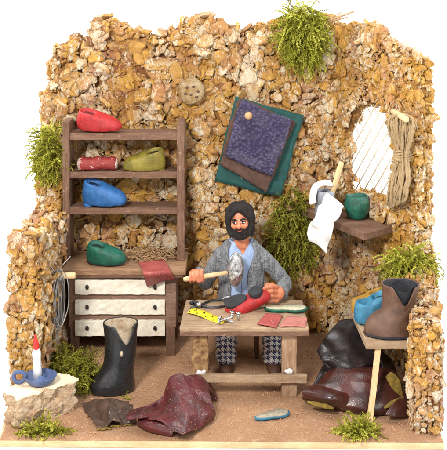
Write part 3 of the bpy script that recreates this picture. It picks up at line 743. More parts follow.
g = [[F_(129,411,0.12), F_(140,409,0.16), F_(152,404,0.2), F_(163,396,0.26), F_(170,377,0.42), F_(179,373,0.45), F_(194,381,0.33), F_(206,386,0.23)],
     [F_(128,414,0.13), F_(141,411,0.19), F_(155,407,0.16), F_(166,401,0.24), F_(175,390,0.37), F_(188,388,0.34), F_(199,390,0.27), F_(210,395,0.2)],
     [F_(127,417,0.13), F_(142,415,0.18), F_(157,414,0.18), F_(171,409,0.25), F_(183,402,0.29), F_(194,400,0.25), F_(205,402,0.18), F_(214,408,0.12)],
     [F_(128,419,0.12), F_(143,417,0.17), F_(158,418,0.20), F_(173,420,0.23), F_(187,417,0.20), F_(199,413,0.15), F_(208,414,0.16), F_(215,414,0.05)],
     [F_(130,419,0.10), F_(144,416,0.17), F_(158,420,0.21), F_(171,428,0.20), F_(183,434,0.12), F_(197,430,0.05), F_(207,424,0.02), F_(213,419,0.02)]]
obj('hide', sheet(g, 31, 50, .012, 7, 5, crease=.85), M['maroon'], e, solid=.024, sub=1, disp=(.012,.07))
g = [[F_(138,425,.02), F_(146,430,.02), F_(158,433,.02), F_(172,436,.02)],
     [F_(138,421,.08), F_(147,425,.10), F_(159,428,.10), F_(174,431,.08)],
     [F_(142,416,.10), F_(152,419,.13), F_(163,422,.14), F_(178,426,.12)],
     [F_(150,412,.04), F_(160,414,.05), F_(170,417,.05), F_(184,421,.04)]]
obj('folded_flap', sheet(g, 20, 24, .012, 5, 8), M['maroon'], e, solid=.028, sub=1)
g = [[F_(186,376,.33), F_(193,381,.30), F_(200,389,.26)],[F_(197,375,.28), F_(203,382,.24), F_(207,390,.2)],[F_(206,379,.12), F_(211,386,.1), F_(214,395,.08)],[F_(208,386,.02), F_(213,392,.02), F_(216,401,.02)]]
obj('folded_flap', sheet(g, 16, 16, .012, 5, 9), M['maroon'], e, solid=.028, sub=1)
# green edged sole lying on the floor
def solemesh(p, L, W, yaw, th, n=36):
    poly = []
    for k in range(n):
        t_ = 2*PI*k/n; x = math.cos(t_); w = W*(.5+.16*math.cos(t_)-.14*math.exp(-((x+.1)/.35)**2)); poly.append((x*L/2, w*math.sin(t_)))
    R = Matrix.Rotation(yaw, 3, 'Z'); pts = [R @ Vector((x,y,0)) for x, y in poly]
    def P(z, s): return [Vector((q.x*s+p[0], q.y*s+p[1], p[2]+z)) for q in pts]
    mb = MB(); vs = P(0,.97)+P(th*.3,1)+P(th*.7,1); fs = [(j*n+i, j*n+(i+1)%n, (j+1)*n+(i+1)%n, (j+1)*n+i) for j in range(2) for i in range(n)]+[tuple(reversed(range(n))), tuple(2*n+i for i in range(n))]
    mb.add(vs, fs); m2 = MB(); vs = P(th*.5,.93)+P(th,.90); m2.add(vs, [(i,(i+1)%n,(i+1)%n+n,i+n) for i in range(n)]+[tuple(n+i for i in range(n)), tuple(reversed(range(n)))])
    return mb, m2
M['sole_grey'] = mat_clay('grey_cork_sole', rgb(178,168,148), rgb(140,126,106), .8, sc=30)
M['sole_pale'] = mat_clay('pale_sole', rgb(200,196,170), rgb(168,160,130), .8, sc=30)
sp_ = onz(272,416.5,.01); e = thing('shoe_sole', 'loose grey shoe sole with teal edge lying flat on the ground', 'shoe sole', sp_)
m1, m2 = solemesh(sp_, .40, .17, .42, .035); obj('edge', m1, M['teal_shoe'], e); obj('face', m2, M['sole_grey'], e)
# ---------------------------------------------------------------- workbench
TZ = .783; wbn = thing('workbench', 'low pale wooden workbench with foot rail in front of the seated cobbler', 'table', (.21,1.3,0))
a, b = at(179.5,328,.86), at(309,330,.86); yb = 1.78
mb = MB(); n = 20; vs = []
x0, x1 = a.x, b.x
mb.box(((x0+x1)/2,(.86+yb)/2,TZ-.045), (x1-x0, yb-.86, .088), div=26, jit=.004)
for q in mb.v:
    f = (q.y-.86)/(yb-.86); q.x += (.035*f)*(1 if q.x < .2 else -.02)
obj('tabletop', mb, M['wood_table'], wbn, smooth=False, bevel=.01)
M['cork_leg'] = mat_cork('cork_leg', 1.1, .25)
for (u0,u1,yy,mt) in ((192,207.5,.99,'bark_dark'),(282,297,.99,'wood_table_z'),(193,206,1.66,'wood_table_z'),(285,297,1.66,'wood_table_z')):
    if mt == 'bark_dark':
        M[mt] = mat_clay('bark_leg', rgb(200,160,110), rgb(120,78,48), .8, sc=14, bump=1)
    w = (u1-u0)*.0109; xx = (u0+u1)/2; xx = (xx-U0)*.0109
    mb = MB().box((xx, yy, (TZ-.09)/2), (w, .12, TZ-.09), div=12, jit=.004 if mt != 'bark_dark' else .014); obj('leg', mb, M[mt], wbn, smooth=False, bevel=.008)
obj('front_edge', MB().box(((x0+x1)/2,.853,TZ-.064), (x1-x0-.01,.02,.040), div=26, jit=.003), M['wood_dark'], wbn, smooth=False)
ra, rb = at(180.5,373.5,.9), at(307,375,.9)
mb = MB().box(((ra.x+rb.x)/2, .895, (ra.z+at(180,382,.9).z)/2), (rb.x-ra.x, .06, .088), Euler((0,.008,0)), 20, .003); obj('foot_rail', mb, M['wood_table'], wbn, smooth=False, bevel=.008)
for (u,v) in ((288,369),(200,371)):
    c = at(u, v+1, .90); g_ = MB(); 
    for q in range(6): g_.ell(c+Vector((random.uniform(-.05,.05),random.uniform(-.0,.02),random.uniform(-.025,.01))), random.uniform(.018,.03), nu=8, nv=6)
    obj('glue_blob', g_, M['wax'], wbn, remesh=.008, smit=3)
# things on the workbench
def T_(u, v, z=.004): return onz(u, v, TZ+z)
e = thing('pliers', 'grey steel pliers lying at the back left of the workbench', 'pliers', T_(215,305))
for s in (-1, 1):
    pts = [T_(190.5,305.5-s*2.2,.02), T_(194,305-s*2.6,.02), T_(198.5,305.0-s*.9,.022), T_(203,305+s*1.0,.022), T_(210,304+s*3.2,.022), T_(218,303.5+s*3.6,.02), T_(226,303+s*2.6,.02)]
    pts = [Vector(q) for q in bspl(pts, 22)]
    obj('arm', MB().tube(pts, [.014+.012*math.exp(-((i-4)/4)**2) for i in range(22)], 8), M['darksteel'], e)
obj('pivot', MB().tube([T_(199,305,0.01), T_(199,305,.05)], .028, 12), M['steel'], e)
e = thing('tape_measure', 'short yellow measuring strip with black marks lying on the front left of the workbench', 'measuring tape', T_(203,316))
ta, tb, tc, td = T_(187,312.5,.012), T_(192.5,308,.012), T_(228,319,.012), T_(221,323.5,.012)
g = [[ta+(td-ta)*f for f in (0,.33,.66,1)], [tb+(tc-tb)*f for f in (0,.33,.66,1)]]
g = [[q+Vector((0,0,.010*math.sin(i*1.9))) for i, q in enumerate(r)] for r in g]
obj('strip', sheet(g, 4, 20), M['tape'], e, solid=.006)
tk = MB()
def tp(f, g_): a_ = ta+(td-ta)*f; b_ = tb+(tc-tb)*f; q = a_+(b_-a_)*g_; return q+Vector((0,0,.007+.010*math.sin(f*3*1.9)))
for f in (.16,.40,.63,.86):
    tk = MB(); tk.tube([tp(f-.02,.5), tp(f,.78), tp(f+.02,.5)], .0045, 4); obj('mark', tk, M['ink'], e)
for f in (.05,.28,.52,.75,.94):
    tk = MB(); tk.tube([tp(f,.04), tp(f,.28)], .0035, 4); obj('mark', tk, M['ink'], e)
def nail(label, p, q):
    e = thing('nail', label, 'nail', p, 'nails on the workbench'); d = (q-p).normalized()
    obj('shank', MB().tube([p, p+(q-p)*.85, q], [.014,.013,.003], 8), M['steel'], e); obj('head', MB().tube([p-d*.008, p+d*.008], .03, 12), M['steel'], e)
nail('steel nail lying flat, foremost in the small nail group on the workbench', T_(220,318.5,.03), T_(234,322.5,.016))
nail('steel nail standing upright in the nail group on the workbench', at(238.5,313,.86+.22), at(238,321,.86+.22))
nail('steel nail propped behind the flat nail, leaning to the upper right', T_(219,321.5,.03), T_(233,316.5,.09))
nail('short nail standing beside the flat nail, second upright one', at(232.3,312,1.13), at(231,320,1.13))
def patch(label, quad, mat, cat='leather'):
    a_, b_, c_, d_ = [T_(u,v,z) for u,v,z in quad]
    g = [[a_+(b_-a_)*f for f in (0,.33,.66,1)], [(a_+(b_-a_)*f)*.5+(d_+(c_-d_)*f)*.5+Vector((0,0,.006)) for f in (0,.33,.66,1)], [d_+(c_-d_)*f for f in (0,.33,.66,1)]]
    return tag(obj('leather_patch', sheet(g, 14, 14, .006, 8, quad[0][0], .004), M[mat], solid=.012), label, cat)
patch('dark pink leather patch on the workbench, next to the nails', [(257,324,.012),(266,313.5,.012),(283,316,.012),(276,327.5,.012)], 'red_patch')
patch('pale pink leather patch on the right end of the workbench', [(280,326.5,.014),(286,317,.014),(307,318,.012),(306,326.5,.012)], 'pink_patch')
s2 = T_(286,310,.012); e = thing('shoe_sole', 'pale shoe sole with green edge lying on the workbench under the cobbler\'s hand', 'shoe sole', s2)
m1, m2 = solemesh(s2, .50, .21, .04, .04); obj('edge', m1, M['green'], e); obj('face', m2, M['sole_pale'], e)
# red shoe under repair (sole side up)
e = thing('shoe', 'red shoe with black sole turned upwards, being held by the cobbler on the workbench', 'shoe', T_(246,306))
yR = 1.42; ax = Vector((1,.15,.36)).normalized(); cc_ = at(247,301,yR)
def al(s, w, h): # along, across (towards viewer/back), up
    up = Vector((-.30,-.42,.86)).normalized(); sd = up.cross(ax).normalized(); up = ax.cross(sd).normalized(); return cc_+ax*s-sd*w+up*h
body = MB()
for (s_, w, h, r) in ((-.16,0,-.03,.105),(-.06,0,-.035,.12),(.04,0,-.035,.105),(.12,0,-.03,.095),(.18,0,-.02,.09),(-.10,.01,-.03,.118)):
    body.ell(al(s_,w,h), (r*1.1, r*1.15, r*.85))
obj('upper', body, M['red'], e, remesh=.014, smit=6)
def padmesh(outline, h0, h1):
    n = len(outline); vs = [al(s,w,h0(s)) for s,w in outline]+[al(s,w,h1(s)) for s,w in outline]
    return MB().add(vs, [tuple(range(n,2*n)), tuple(reversed(range(n)))]+[(i,(i+1)%n,(i+1)%n+n,i+n) for i in range(n)])
o1 = [(-.12+.135*math.cos(t), (.088-.015*math.cos(t))*math.sin(t)) for t in np.arange(0,2*PI,.25)]
o2 = [(.125+.085*math.cos(t), .075*math.sin(t)) for t in np.arange(0,2*PI,.25)]
obj('sole', padmesh(o1, lambda s: .02, lambda s: .078+.12*max(0,-s-.12)), M['dark_lining'], e, bevel=.01)
obj('heel', padmesh(o2, lambda s: .02, lambda s: .10), M['dark_lining'], e, bevel=.01)
# ---------------------------------------------------------------- the cobbler
man = thing('person', 'bearded cobbler in grey checked jacket and pale blue shirt, seated behind the workbench', 'person', (.16,2.0,0))
HC = at(241.5,220.5,1.98)       # head centre
hx, hy, hz0 = HC
bd = MB()
bd.ell((hx,hy,hz0+.02), (.135,.15,.175)); bd.ell((hx,hy-.03,hz0-.07), (.105,.12,.12)); bd.ell((hx,hy-.12,hz0+.045), (.10,.04,.03))  # skull, jaw, brow
bd.cap((hx,hy-.148,hz0+.03), (hx,hy-.178,hz0-.022), .014, .024); bd.ell((hx-.022,hy-.15,hz0-.028), .016); bd.ell((hx+.022,hy-.15,hz0-.028), .016)
for s in (-1,1): bd.ell((hx+s*.062,hy-.115,hz0-.02), (.04,.035,.04)); bd.ell((hx+s*.135,hy+.0,hz0-.005), (.02,.035,.05))
NK = Vector((hx,hy,hz0-.16)); RH = Euler((.05,math.radians(-5),math.radians(-7))).to_matrix()
def tiltm(mb):
    for i, q in enumerate(mb.v): mb.v[i] = NK+RH@(q-NK)
    return mb
tiltm(bd)
# chest and pelvis, arms, legs under the clothes
bd.cap((hx,hy+.01,hz0-.1), (hx+.0,hy+.05,hz0-.30), .082, .10)
SHL, SHR = at(224,254,2.08), at(258,254,2.08)       # shoulders (image left / right)
ELL, ELR = at(207,283,2.06), at(284,283,1.98)
HL, HR = at(199,272,1.74), at(281,295,1.66)
HL = at(199,273,1.80)
cxm = (SHL.x+SHR.x)/2
bd.ell((cxm,2.08,1.06), (.17,.11,.26)); bd.ell((cxm+.01,2.03,1.24), (.11,.10,.13)); bd.ell((cxm,2.08,.80), (.16,.12,.2))
for S_, E_, W_ in ((SHL,ELL,HL),(SHR,ELR,HR)): bd.cap(S_, E_, .06, .055); bd.cap(E_, W_, .05, .038)
KN = [at(226,340,1.68), at(273,340,1.68)]; FT = [at(226,370,1.68), at(273,370,1.68)]
for K, q in zip(KN, FT): K.z = .60; bd.cap((cxm+(K.x-cxm)*.6,2.06,.66), K, .1, .08); bd.cap(K, (q.x,1.68,.08), .075, .05)
# hammer hand: fist wrapped round the handle
ha, hb_ = at(183.5,279.5,1.70), at(229,272.5,1.70); hd = (hb_-ha).normalized()
g0 = at(196,276.5,1.70)
pc = g0+Vector((.0,.055,.015)); bd.ell(pc, (.085,.05,.06)); bd.cap(HL, pc, .042, .045)
for i in range(4):
    x = hd*(-.068+.046*i); b0 = g0+x; r = (.019,.021,.022,.020)[i]; w = (.85,1,1.05,.98)[i]
    ch = [b0+Vector((0,.045,.045)), b0+Vector((0,-.005,.062*w)), b0+Vector((0,-.05,.028)), b0+Vector((0,-.052,-.018*w)), b0+Vector((0,-.02,-.042))]
    for p_, q_ in zip(ch, ch[1:]): bd.cap(p_, q_, r, r*.95, 10)
tb_ = g0+hd*.07
for p_, q_ in ((pc+hd*.05, tb_+Vector((.02,.03,-.03))), (tb_+Vector((.02,.03,-.03)), tb_+Vector((.01,-.035,-.042))), (tb_+Vector((.01,-.035,-.042)), tb_+Vector((-.04,-.055,-.048)))): bd.cap(p_, q_, .024, .021, 10)
# left hand laid on the shoe, fingers pointing to image left
pL = at(278.5,293.5,1.60); bd.ell(pL, (.075,.05,.085), Euler((0,.15,0))); bd.cap(HR, pL, .045, .05)
for i in range(4):
    v0 = 286.5+4.9*i; r = (.0235,.025,.024,.021)[i]; Lq = (0,1.0,.4,-1.4)[i]
    ch = [at(277,v0+.5,1.57), at(271.5,v0-.2,1.51), at(267.2-Lq,v0+.8,1.50), at(264.3-Lq,v0+2.2,1.525)]
    for p_, q_ in zip(ch, ch[1:]): bd.cap(p_, q_, r, r*.95, 10)
ch = [at(278,288,1.63), at(272,284.5,1.62), at(266,285.5,1.60)]
for p_, q_ in zip(ch, ch[1:]): bd.cap(p_, q_, .026, .023, 10)
body_ = obj('body', bd, M['skin'], man, remesh=.0085, smit=2)
# face details
for s in (-1, 1):
    ey = Vector((hx+s*.052, hy-.143, hz0+.022)); eb = obj('eye', tiltm(MB().ell(ey, (.027,.012,.0145), nu=12, nv=8)), M['white_eye'], man)
    obj('iris', tiltm(MB().ell(ey+Vector((-.004,-.009,0)), (.0125,.006,.0125), nu=10, nv=6)), M['black_knob'], eb)
    obj('eyebrow', tiltm(MB().tube([ey+Vector((-s*.034,-.016,.026)), ey+Vector((-s*.01,-.020,.040)), ey+Vector((s*.015,-.016,.043)), ey+Vector((s*.042,-.004,.028))], [.008,.012,.011,.004], 8)), M['hair'], man)
    obj('eyelid', tiltm(MB().tube([ey+Vector((-.03,-.003,.003)), ey+Vector((0,-.012,.0145)), ey+Vector((.03,-.003,.003))], [.004,.006,.004], 6)), M['hair'], man)
    obj('eyelid', tiltm(MB().tube([ey+Vector((-.026,-.003,-.006)), ey+Vector((0,-.011,-.0145)), ey+Vector((.026,-.003,-.006))], [.002,.003,.002], 6)), M['hair'], man)
obj('mouth', tiltm(MB().ell((hx+.002,hy-.163,hz0-.072), (.030,.012,.009))), M['lip'], man)
hr = MB()
hr.ell((hx,hy+.035,hz0+.045), (.148,.150,.158)); 
for s in (-1,1):
    hr.ell((hx+s*.118,hy-.015,hz0+.07), (.05,.10,.11)); hr.ell((hx+s*.130,hy+.0,hz0-.04), (.032,.075,.13)); hr.ell((hx+s*.115,hy+.03,hz0-.12), (.04,.07,.07))
    hr.cap((hx+s*.028,hy-.115,hz0+.165), (hx+s*.105,hy-.12,hz0+.085), .036, .028)
hr.ell((hx,hy-.05,hz0+.165), (.10,.09,.05)); hr.ell((hx,hy+.06,hz0-.1), (.13,.09,.13))
for k in range(60):      # sculpted strands
    a_ = random.uniform(-1.35,1.35)+(PI/2); ph = random.uniform(-.3,1.2)
    pts = []
    for i in range(7):
        f = i/6; zz = .205-.36*f; wv = .012*math.sin(f*9+k)
        rr = math.sqrt(max(0.0,1-((zz-.045)/.185)**2)) if zz > .045 else 1.0
        aa = a_ if a_ > PI/2 else a_
        sx = math.copysign(1, math.cos(a_)+1e-6)
        x = hx+(.160*rr+.004)*math.cos(a_)*(1+.05*(1-f))+wv; y = hy+.02-(.15*rr)*abs(math.sin(a_))*(.1 if abs(math.cos(a_)) > .9 else 1)*(-1 if k%2 else .35)
        if y < hy-.06 and zz < .11: y = hy-.05
        pts.append(Vector((x,y,hz0+zz)))
    hr.tube(pts, [.012,.017,.018,.018,.017,.015,.01], 6)
for s in (-1,1):
    for q in range(9):      # wavy locks framing the face and falling to the collar
        th = -.62+.24*q
        pts = []
        for i in range(12):
            f = i/11; zz = .21-.40*f; rr = math.sqrt(max(.02, 1-((zz-.03)/.19)**2)) if zz > .03 else 1-.10*((.03-zz)/.2)
            wv = .016*math.sin(f*13+q*1.9+s)
            pts.append(Vector((hx+s*(.02+(.122*math.cos(th)+wv)*rr), hy+.03+(.155*math.sin(th)-.02)*rr+wv*.5, hz0+zz)))
        hr.tube(pts, [.016,.022,.024,.024,.023,.023,.022,.022,.020,.018,.014,.008], 7)
obj('hair', tiltm(hr), M['hair'], man, remesh=.008, smit=1, disp=(.014,.02))
be = MB()
be.ell((hx,hy-.10,hz0-.115), (.112,.075,.07)); be.ell((hx,hy-.11,hz0-.145), (.09,.07,.055))
for s in (-1,1):
    be.cap((hx+s*.118,hy-.06,hz0-.01), (hx+s*.088,hy-.105,hz0-.12), .03, .045)
    be.cap((hx+s*.004,hy-.172,hz0-.050), (hx+s*.048,hy-.150,hz0-.062), .013, .012); be.cap((hx+s*.048,hy-.150,hz0-.062), (hx+s*.066,hy-.13,hz0-.10), .013, .018)
obj('beard', tiltm(be), M['hair'], man, remesh=.008, smit=1, disp=(.026,.018))
# torso sections
def sect(z):
    t_ = (z-.62)/(1.43-.62)
    keys = [(-.05,.25,.19),(.3,.235,.185),(.6,.255,.18),(.8,.24,.165),(.9,.19,.14),(1.0,.115,.115)]
    for (a0,w0,d0),(a1,w1,d1) in zip(keys, keys[1:]):
        if t_ <= a1: f = max(0,(t_-a0)/(a1-a0)); return w0+(w1-w0)*f, d0+(d1-d0)*f
    return keys[-1][1:]
cyt = 2.08
def torso(z0, z1, sc, g0=None, g1=None, n=48, m=22):
    vs = []; fs = []
    for j in range(m+1):
        z = z0+(z1-z0)*j/m; a, b = sect(z); a *= sc; b *= sc
        lo = -PI/2+(g1(z) if g1 else 0); hi = -PI/2+2*PI-(g0(z) if g0 else 0)
        for k in range(n+1):
            t_ = lo+(hi-lo)*k/n; r = 1+.03*math.sin(5*t_+9*z)+.02*math.sin(11*t_-14*z)
            vs.append(Vector((cxm+a*r*math.cos(t_), cyt+b*r*math.sin(t_), z)))
    for j in range(m):
        for k in range(n): fs.append((j*(n+1)+k, j*(n+1)+k+1, (j+1)*(n+1)+k+1, (j+1)*(n+1)+k))
    return MB().add(vs, fs)
# shirt with V neck
sh = torso(.62, 1.41, .95)
for q in sh.v:
    dx = abs(q.x-(cxm+.02))
    if q.y < cyt and dx < .08 and q.z > 1.24+dx*2.0: q.z = 1.24+dx*2.0; q.y += .0
obj('shirt', sh, M['shirt'], man, solid=.02, sub=1)
g0f = lambda z: .50 + .30*max(0,(z-1.15)/.25)      # image left gap
g1f = lambda z: .28 + .55*max(0,(z-1.05)/.32)
jk = torso(.66, 1.40, 1.08, g0f, g1f)
obj('jacket', jk, M['jacket'], man, solid=.03, sub=1, disp=(.02,.09))
M['sleeve'] = M['jacket']
for S_, E_, W_, nm in ((SHL,ELL,HL,0),(SHR,ELR,HR,1)):
    out = -1 if nm == 0 else 1
    S0 = S_+Vector((-out*.05,0,.0)); pts = bspl([S0+Vector((-out*.02,0,.03)), S_+Vector((out*.01,0,-.02)), (S_+E_)/2+Vector((out*.03,.0,.0)), E_+Vector((out*.01,.02,0)), (E_+W_)/2, W_+(W_-E_).normalized()*.015], 34)
    rs = [(.088+.026*math.sin(PI*min(1,i/13))-.012*max(0,(i-18)/16))*(1+.055*math.sin(i*1.7)+.03*math.sin(i*2.9+1)) for i in range(34)]
    slv = MB().tube(pts, rs, 22, caps=True)
    obj('sleeve', slv, M['jacket'], man, sub=1, disp=(.035,.07))
for side, K in enumerate(KN):
    hip = Vector((cxm+(K.x-cxm)*.55,2.06,.66)); pts = bspl([hip, (hip+K)/2+Vector((0,0,.03)), K+Vector((0,.0,.02)), Vector((K.x,1.66,.42)), Vector((K.x,1.68,.24)), Vector((K.x,1.69,.085))], 30)
    rs = [.135-.012*i/30+.010*math.sin(i*1.3) for i in range(30)]
    obj('trouser_leg', MB().tube(pts, rs, 24, squash=.95), M['trousers'], man, sub=1)
    sh_ = MB(); sh_.ell((K.x,1.60,.05), (.085,.17,.062)); sh_.ell((K.x,1.70,.06), (.08,.1,.075)); obj('shoe', sh_, M['shoe_leather'], man, remesh=.02, smit=4)
# stool under him
st = thing('stool', 'small dark wooden stool under the seated cobbler', 'stool', (cxm,2.16,0))
obj('seat', MB().box((cxm,2.14,.50), (.46,.34,.06), div=8, jit=.003), M['wood_dark'], st, smooth=False, bevel=.008)
for sx in (-1,1):
    for sy in (-1,1): obj('leg', MB().box((cxm+sx*.19,2.14+sy*.12,.235), (.05,.05,.47)), M['wood_dark_z'], st, smooth=False, bevel=.005)
# hammer
hm = thing('hammer', 'hammer with pale wooden handle and shiny oval metal head, in the cobbler\'s raised hand', 'hammer', ha)
obj('handle', MB().tube([ha, ha+(hb_-ha)*.05, (ha+hb_)/2, hb_], [.02,.030,.028,.024], 12), M['wood_pale_x'], hm)
hcn = at(235.5,269.5,1.70); obj('head', MB().ell(hcn, (.100,.06,.205), Euler((0,.06,0)), 24, 18), M['foil'], hm, sub=1, disp=(.016,.09))
# ---------------------------------------------------------------- leather hanging on the back wall
def wallsheet(name, label, quad, Y, mat, nzf=.012, seed=0, solid=.02, rag=.006, parent=None, cat='leather', curl=0):
    a_, b_, c_, d_ = [at(u,v,Y) for u,v in quad]
    rows = []
    for i in range(5):
        f = i/4; l = a_+(d_-a_)*f; r = b_+(c_-b_)*f
        rows.append([l+(r-l)*(j/4)+Vector((0,-curl*abs(j/4-.5)**2*2-curl*f*.5,0)) for j in range(5)])
    return tag(obj(name, sheet(rows, 26, 26, nzf, 3.5, seed, rag), M[mat], solid=solid), label, cat)
e = wallsheet('leather_square', 'dark teal leather square, backmost of the three pinned to the back wall', [(235,97),(303.5,115),(281,196.5),(214,181)], YB-.17, 'teal_felt', .02, 1)
e = wallsheet('leather_square', 'brown suede square pinned between the purple and the teal leather', [(238,97.5),(294.5,121),(266.5,192),(219,164)], YB-.24, 'brown_suede', .02, 2, .025, .012)
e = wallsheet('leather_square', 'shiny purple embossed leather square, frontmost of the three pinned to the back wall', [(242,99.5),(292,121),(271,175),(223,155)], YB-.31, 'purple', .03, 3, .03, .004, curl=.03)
pp = at(250,115.5,YB-.33); tag(obj('wooden_pin', MB().tube([pp+Vector((0,.45,0)), pp+Vector((-.02,-.02,0)), pp+Vector((-.022,-.05,0))], [.045,.05,.035], 12), M['pin']), 'pale wooden pin holding the purple leather square to the wall', 'pin')
# ---------------------------------------------------------------- wall shelf and what stands on it
ZS1 = 1.62; sh1 = thing('wall_shelf', 'dark wooden corner shelf on the right wall below the oval window', 'shelf', (1.5,2.0,ZS1))
PA, PB_, PC = onz(303,208,ZS1), onz(366,233,ZS1), onz(396.5,225,ZS1)
PA2 = PA+Vector((.46,.36,0)); PC2 = PC+Vector((.12,.10,0))
obj('board', MB().prism([(q.x,q.y) for q in (PA,PB_,PC,PC2,PA2)], ZS1-.085, ZS1), M['wood_dark'], sh1, smooth=False, bevel=.01)
obj('front_edge', MB().box(((PA+PB_)/2+Vector((0,0,-.045))).to_tuple(), ((PB_-PA).length*.98,.035,.085), Euler((0,0,math.atan2(PB_.y-PA.y,PB_.x-PA.x))), 16, .003), M['wood_dark'], sh1, smooth=False, bevel=.006)
mc = onz(324.5,205,ZS1); mc = Vector(((324.5-U0)*.0123,2.3,ZS1))
e = thing('mug', 'grey metal mug standing on the left end of the wall shelf', 'mug', mc)
obj('cup', MB().lathe(mc, [(.02,0),(.115,0),(.12,.02),(.118,.2),(.125,.33),(.115,.335),(.105,.3),(.10,.05),(.02,.04)], 26, jit=.008), M['pewter'], e)
s_a, s_b = mc+Vector((.03,0,.08)), at(341.5,162,2.24)
tag(obj('wooden_stick', MB().tube([s_a, (s_a+s_b)/2, s_b-(s_b-s_a)*.03, s_b], [.03,.033,.034,.024], 12), M['wood_pale']), 'pale wooden stick standing in the grey mug', 'stick')
rt = ZS1+.335
g = [[mc+Vector(p_) for p_ in ((-.17,-.04,.20),(-.17,-.09,.19),(-.13,-.15,.21))],
     [mc+Vector(p_) for p_ in ((-.15,.05,.35),(-.14,-.05,.37),(-.11,-.13,.36))],
     [mc+Vector(p_) for p_ in ((-.04,.08,.42),(-.04,-.02,.44),(-.02,-.11,.40))],
     [mc+Vector(p_) for p_ in ((.06,.09,.43),(.08,.0,.44),(.10,-.08,.40))]]
tag(obj('rag', sheet(g, 24, 20, .035, 8, 2), M['cloth_white'], solid=.03, sub=1), 'small white rag draped over the rim of the grey mug', 'cloth')
q0 = Vector((0,-.0,0))
g = [[at(322,200,2.10), at(329,195,2.12), at(334,199,2.05), at(341,205,2.0)],
     [at(316,211,1.98), at(323,207,1.93), at(331,207,1.90), at(340,211,1.88)],
     [at(311,222,1.98), at(319,220,1.88), at(328,219,1.90), at(336,221,1.84)],
     [at(308,233,1.98), at(315,234,1.92), at(323,234,1.86), at(331,234,1.86)],
     [at(309,241,1.99), at(315,245,1.95), at(321,249,1.88), at(326,252,1.90)]]
tag(obj('cloth', sheet(g, 33, 31, .045, 7.5, 4, crease=.8), M['cloth_white'], solid=.02, sub=1), 'crumpled white cloth hanging over the front of the wall shelf', 'cloth')
pcn = Vector(((358.5-U0)*.0117,1.70,ZS1)); pcn = onz(357,218.5,ZS1)
e = thing('pot', 'squat dark green clay pot on the wall shelf under the oval window', 'pot', pcn)
obj('jar', MB().lathe(pcn, [(.03,0),(.11,.0),(.145,.05),(.165,.14),(.16,.22),(.145,.275),(.13,.29),(.11,.27),(.10,.2),(.02,.18)], 9, jit=.07), M['green'], e, sub=2, disp=(.04,.14))
# rope hank on its peg
pg = onwall(391,110,.02); pe = onwall(407,120,.36)
pg2 = pg-NW*.1
tag(obj('rope_peg', MB().tube([pg2, pg, pe-(pe-pg)*.06, pe], [.035,.036,.036,.026], 12), M['wood_pale_x']), 'pale wooden peg above the window edge, holding the rope hank', 'peg')
rp = MB()
def RW(u, v, off): return onwall(u, v, off)
for k in range(46):
    f = k/45; s = random.uniform(-1,1); o_ = .10+.12*random.random()
    ut = 388+26*f+random.uniform(-1.5,1.5)
    top_ = RW(ut+random.uniform(-1,1), 116+abs(f-.5)*8+random.uniform(-3,2), o_+.03)
    mid1 = RW(390.5+22*f+random.uniform(-2,2), 134+random.uniform(-2,2), o_+.02)
    cin = RW(397.5+10*f+random.uniform(-.6,.6), 155, .08+.12*random.random())
    m2_ = RW(391+19*f+random.uniform(-2,2), 178, o_)
    bt = RW(386+21*f+random.uniform(-1.5,1.5), 205-9*f+random.uniform(-6,4), o_)
    pts = bspl([RW(399+6*(f-.5), 115+random.uniform(-2,2), .12+.14*random.random()), top_+(mid1-top_)*.1, mid1, cin, m2_, bt], 26)
    pts = [Vector(q)+Vector((random.uniform(-.004,.004),0,0)) for q in pts]
    rp.tube(pts, [.0125*(1+.18*math.sin(i*2.2+k)) for i in range(26)], 6)
for k in range(18):
    f0 = random.random()*.8; u0 = 386+21*f0; u1 = u0+random.uniform(3,8)
    rp.tube([Vector(q) for q in bspl([RW(u0+2,186,.14), RW(u0,200-8*f0,.15), RW((u0+u1)/2,208-10*f0,.17), RW(u1,200-8*f0,.18), RW(u1,186,.2)], 16)], .015, 6)
rk = obj('rope_hank', rp, M['rope'])
rk = tag(rk, 'hank of jute rope hanging on a peg right of the oval window', 'rope')
bnd = MB()
for k in range(5):
    v = 151+2*k; c0 = RW(402,v,.13); 
    bnd.tube([c0+SW*(.085*math.cos(2*PI*i/14))+NW*(.095*math.sin(2*PI*i/14))+Vector((0,0,.01*math.sin(i+k))) for i in range(15)], .0145, 6, caps=False)
obj('rope_binding', bnd, M['rope'], rk)
# ---------------------------------------------------------------- side table, boots on it, leather heaps
sd = thing('side_table', 'small pale wooden side table on one thin leg against the low right wall', 'table', (1.75,.75,0))
f0, f1 = at(366,341.5,.45), at(418,341.5,.45); bk = onz(356,319.5,f0.z); ZS = f0.z; bk = f0+(bk-f0)*1.45
pol = [(f0.x,f0.y),(f1.x,f1.y),(f1.x+.06,bk.y),(bk.x,bk.y)]
obj('tabletop', MB().prism(pol, ZS-.085, ZS), M['wood_table'], sd, smooth=False, bevel=.01)
lt, lb = at(377,349,.60), onz(369.5,422,0); lt.y = .52
lg = MB(); 
lg.tube([lb, (lb+lt)/2, Vector((lt.x,lt.y,ZS-.08))], .040, 4); obj('leg', lg, M['wood_pale'], sd, smooth=False, bevel=.004)
boot('boot', 'brown ankle boot with dark lined V opening, standing on the side table', Vector((at(414,0,.62).x,.62,ZS+.008)), .53, .55, .33, PI-.08, 'brown_boot', 'dark_lining', shaft=(-.03,.64), toeh=.36, notchdepth=.40, notchang=PI/2+.15, flare=1.4, sole='dark_lining', lean=.04, nw=.60)
slipper('shoe', 'light blue shoe on the side table, partly behind the brown boot', 'shoe', Vector((at(389,0,1.06).x,1.04,ZS+.005)), .40, .33, .30, PI+.12, 'teal_shoe', open_=.5, toe=.7)
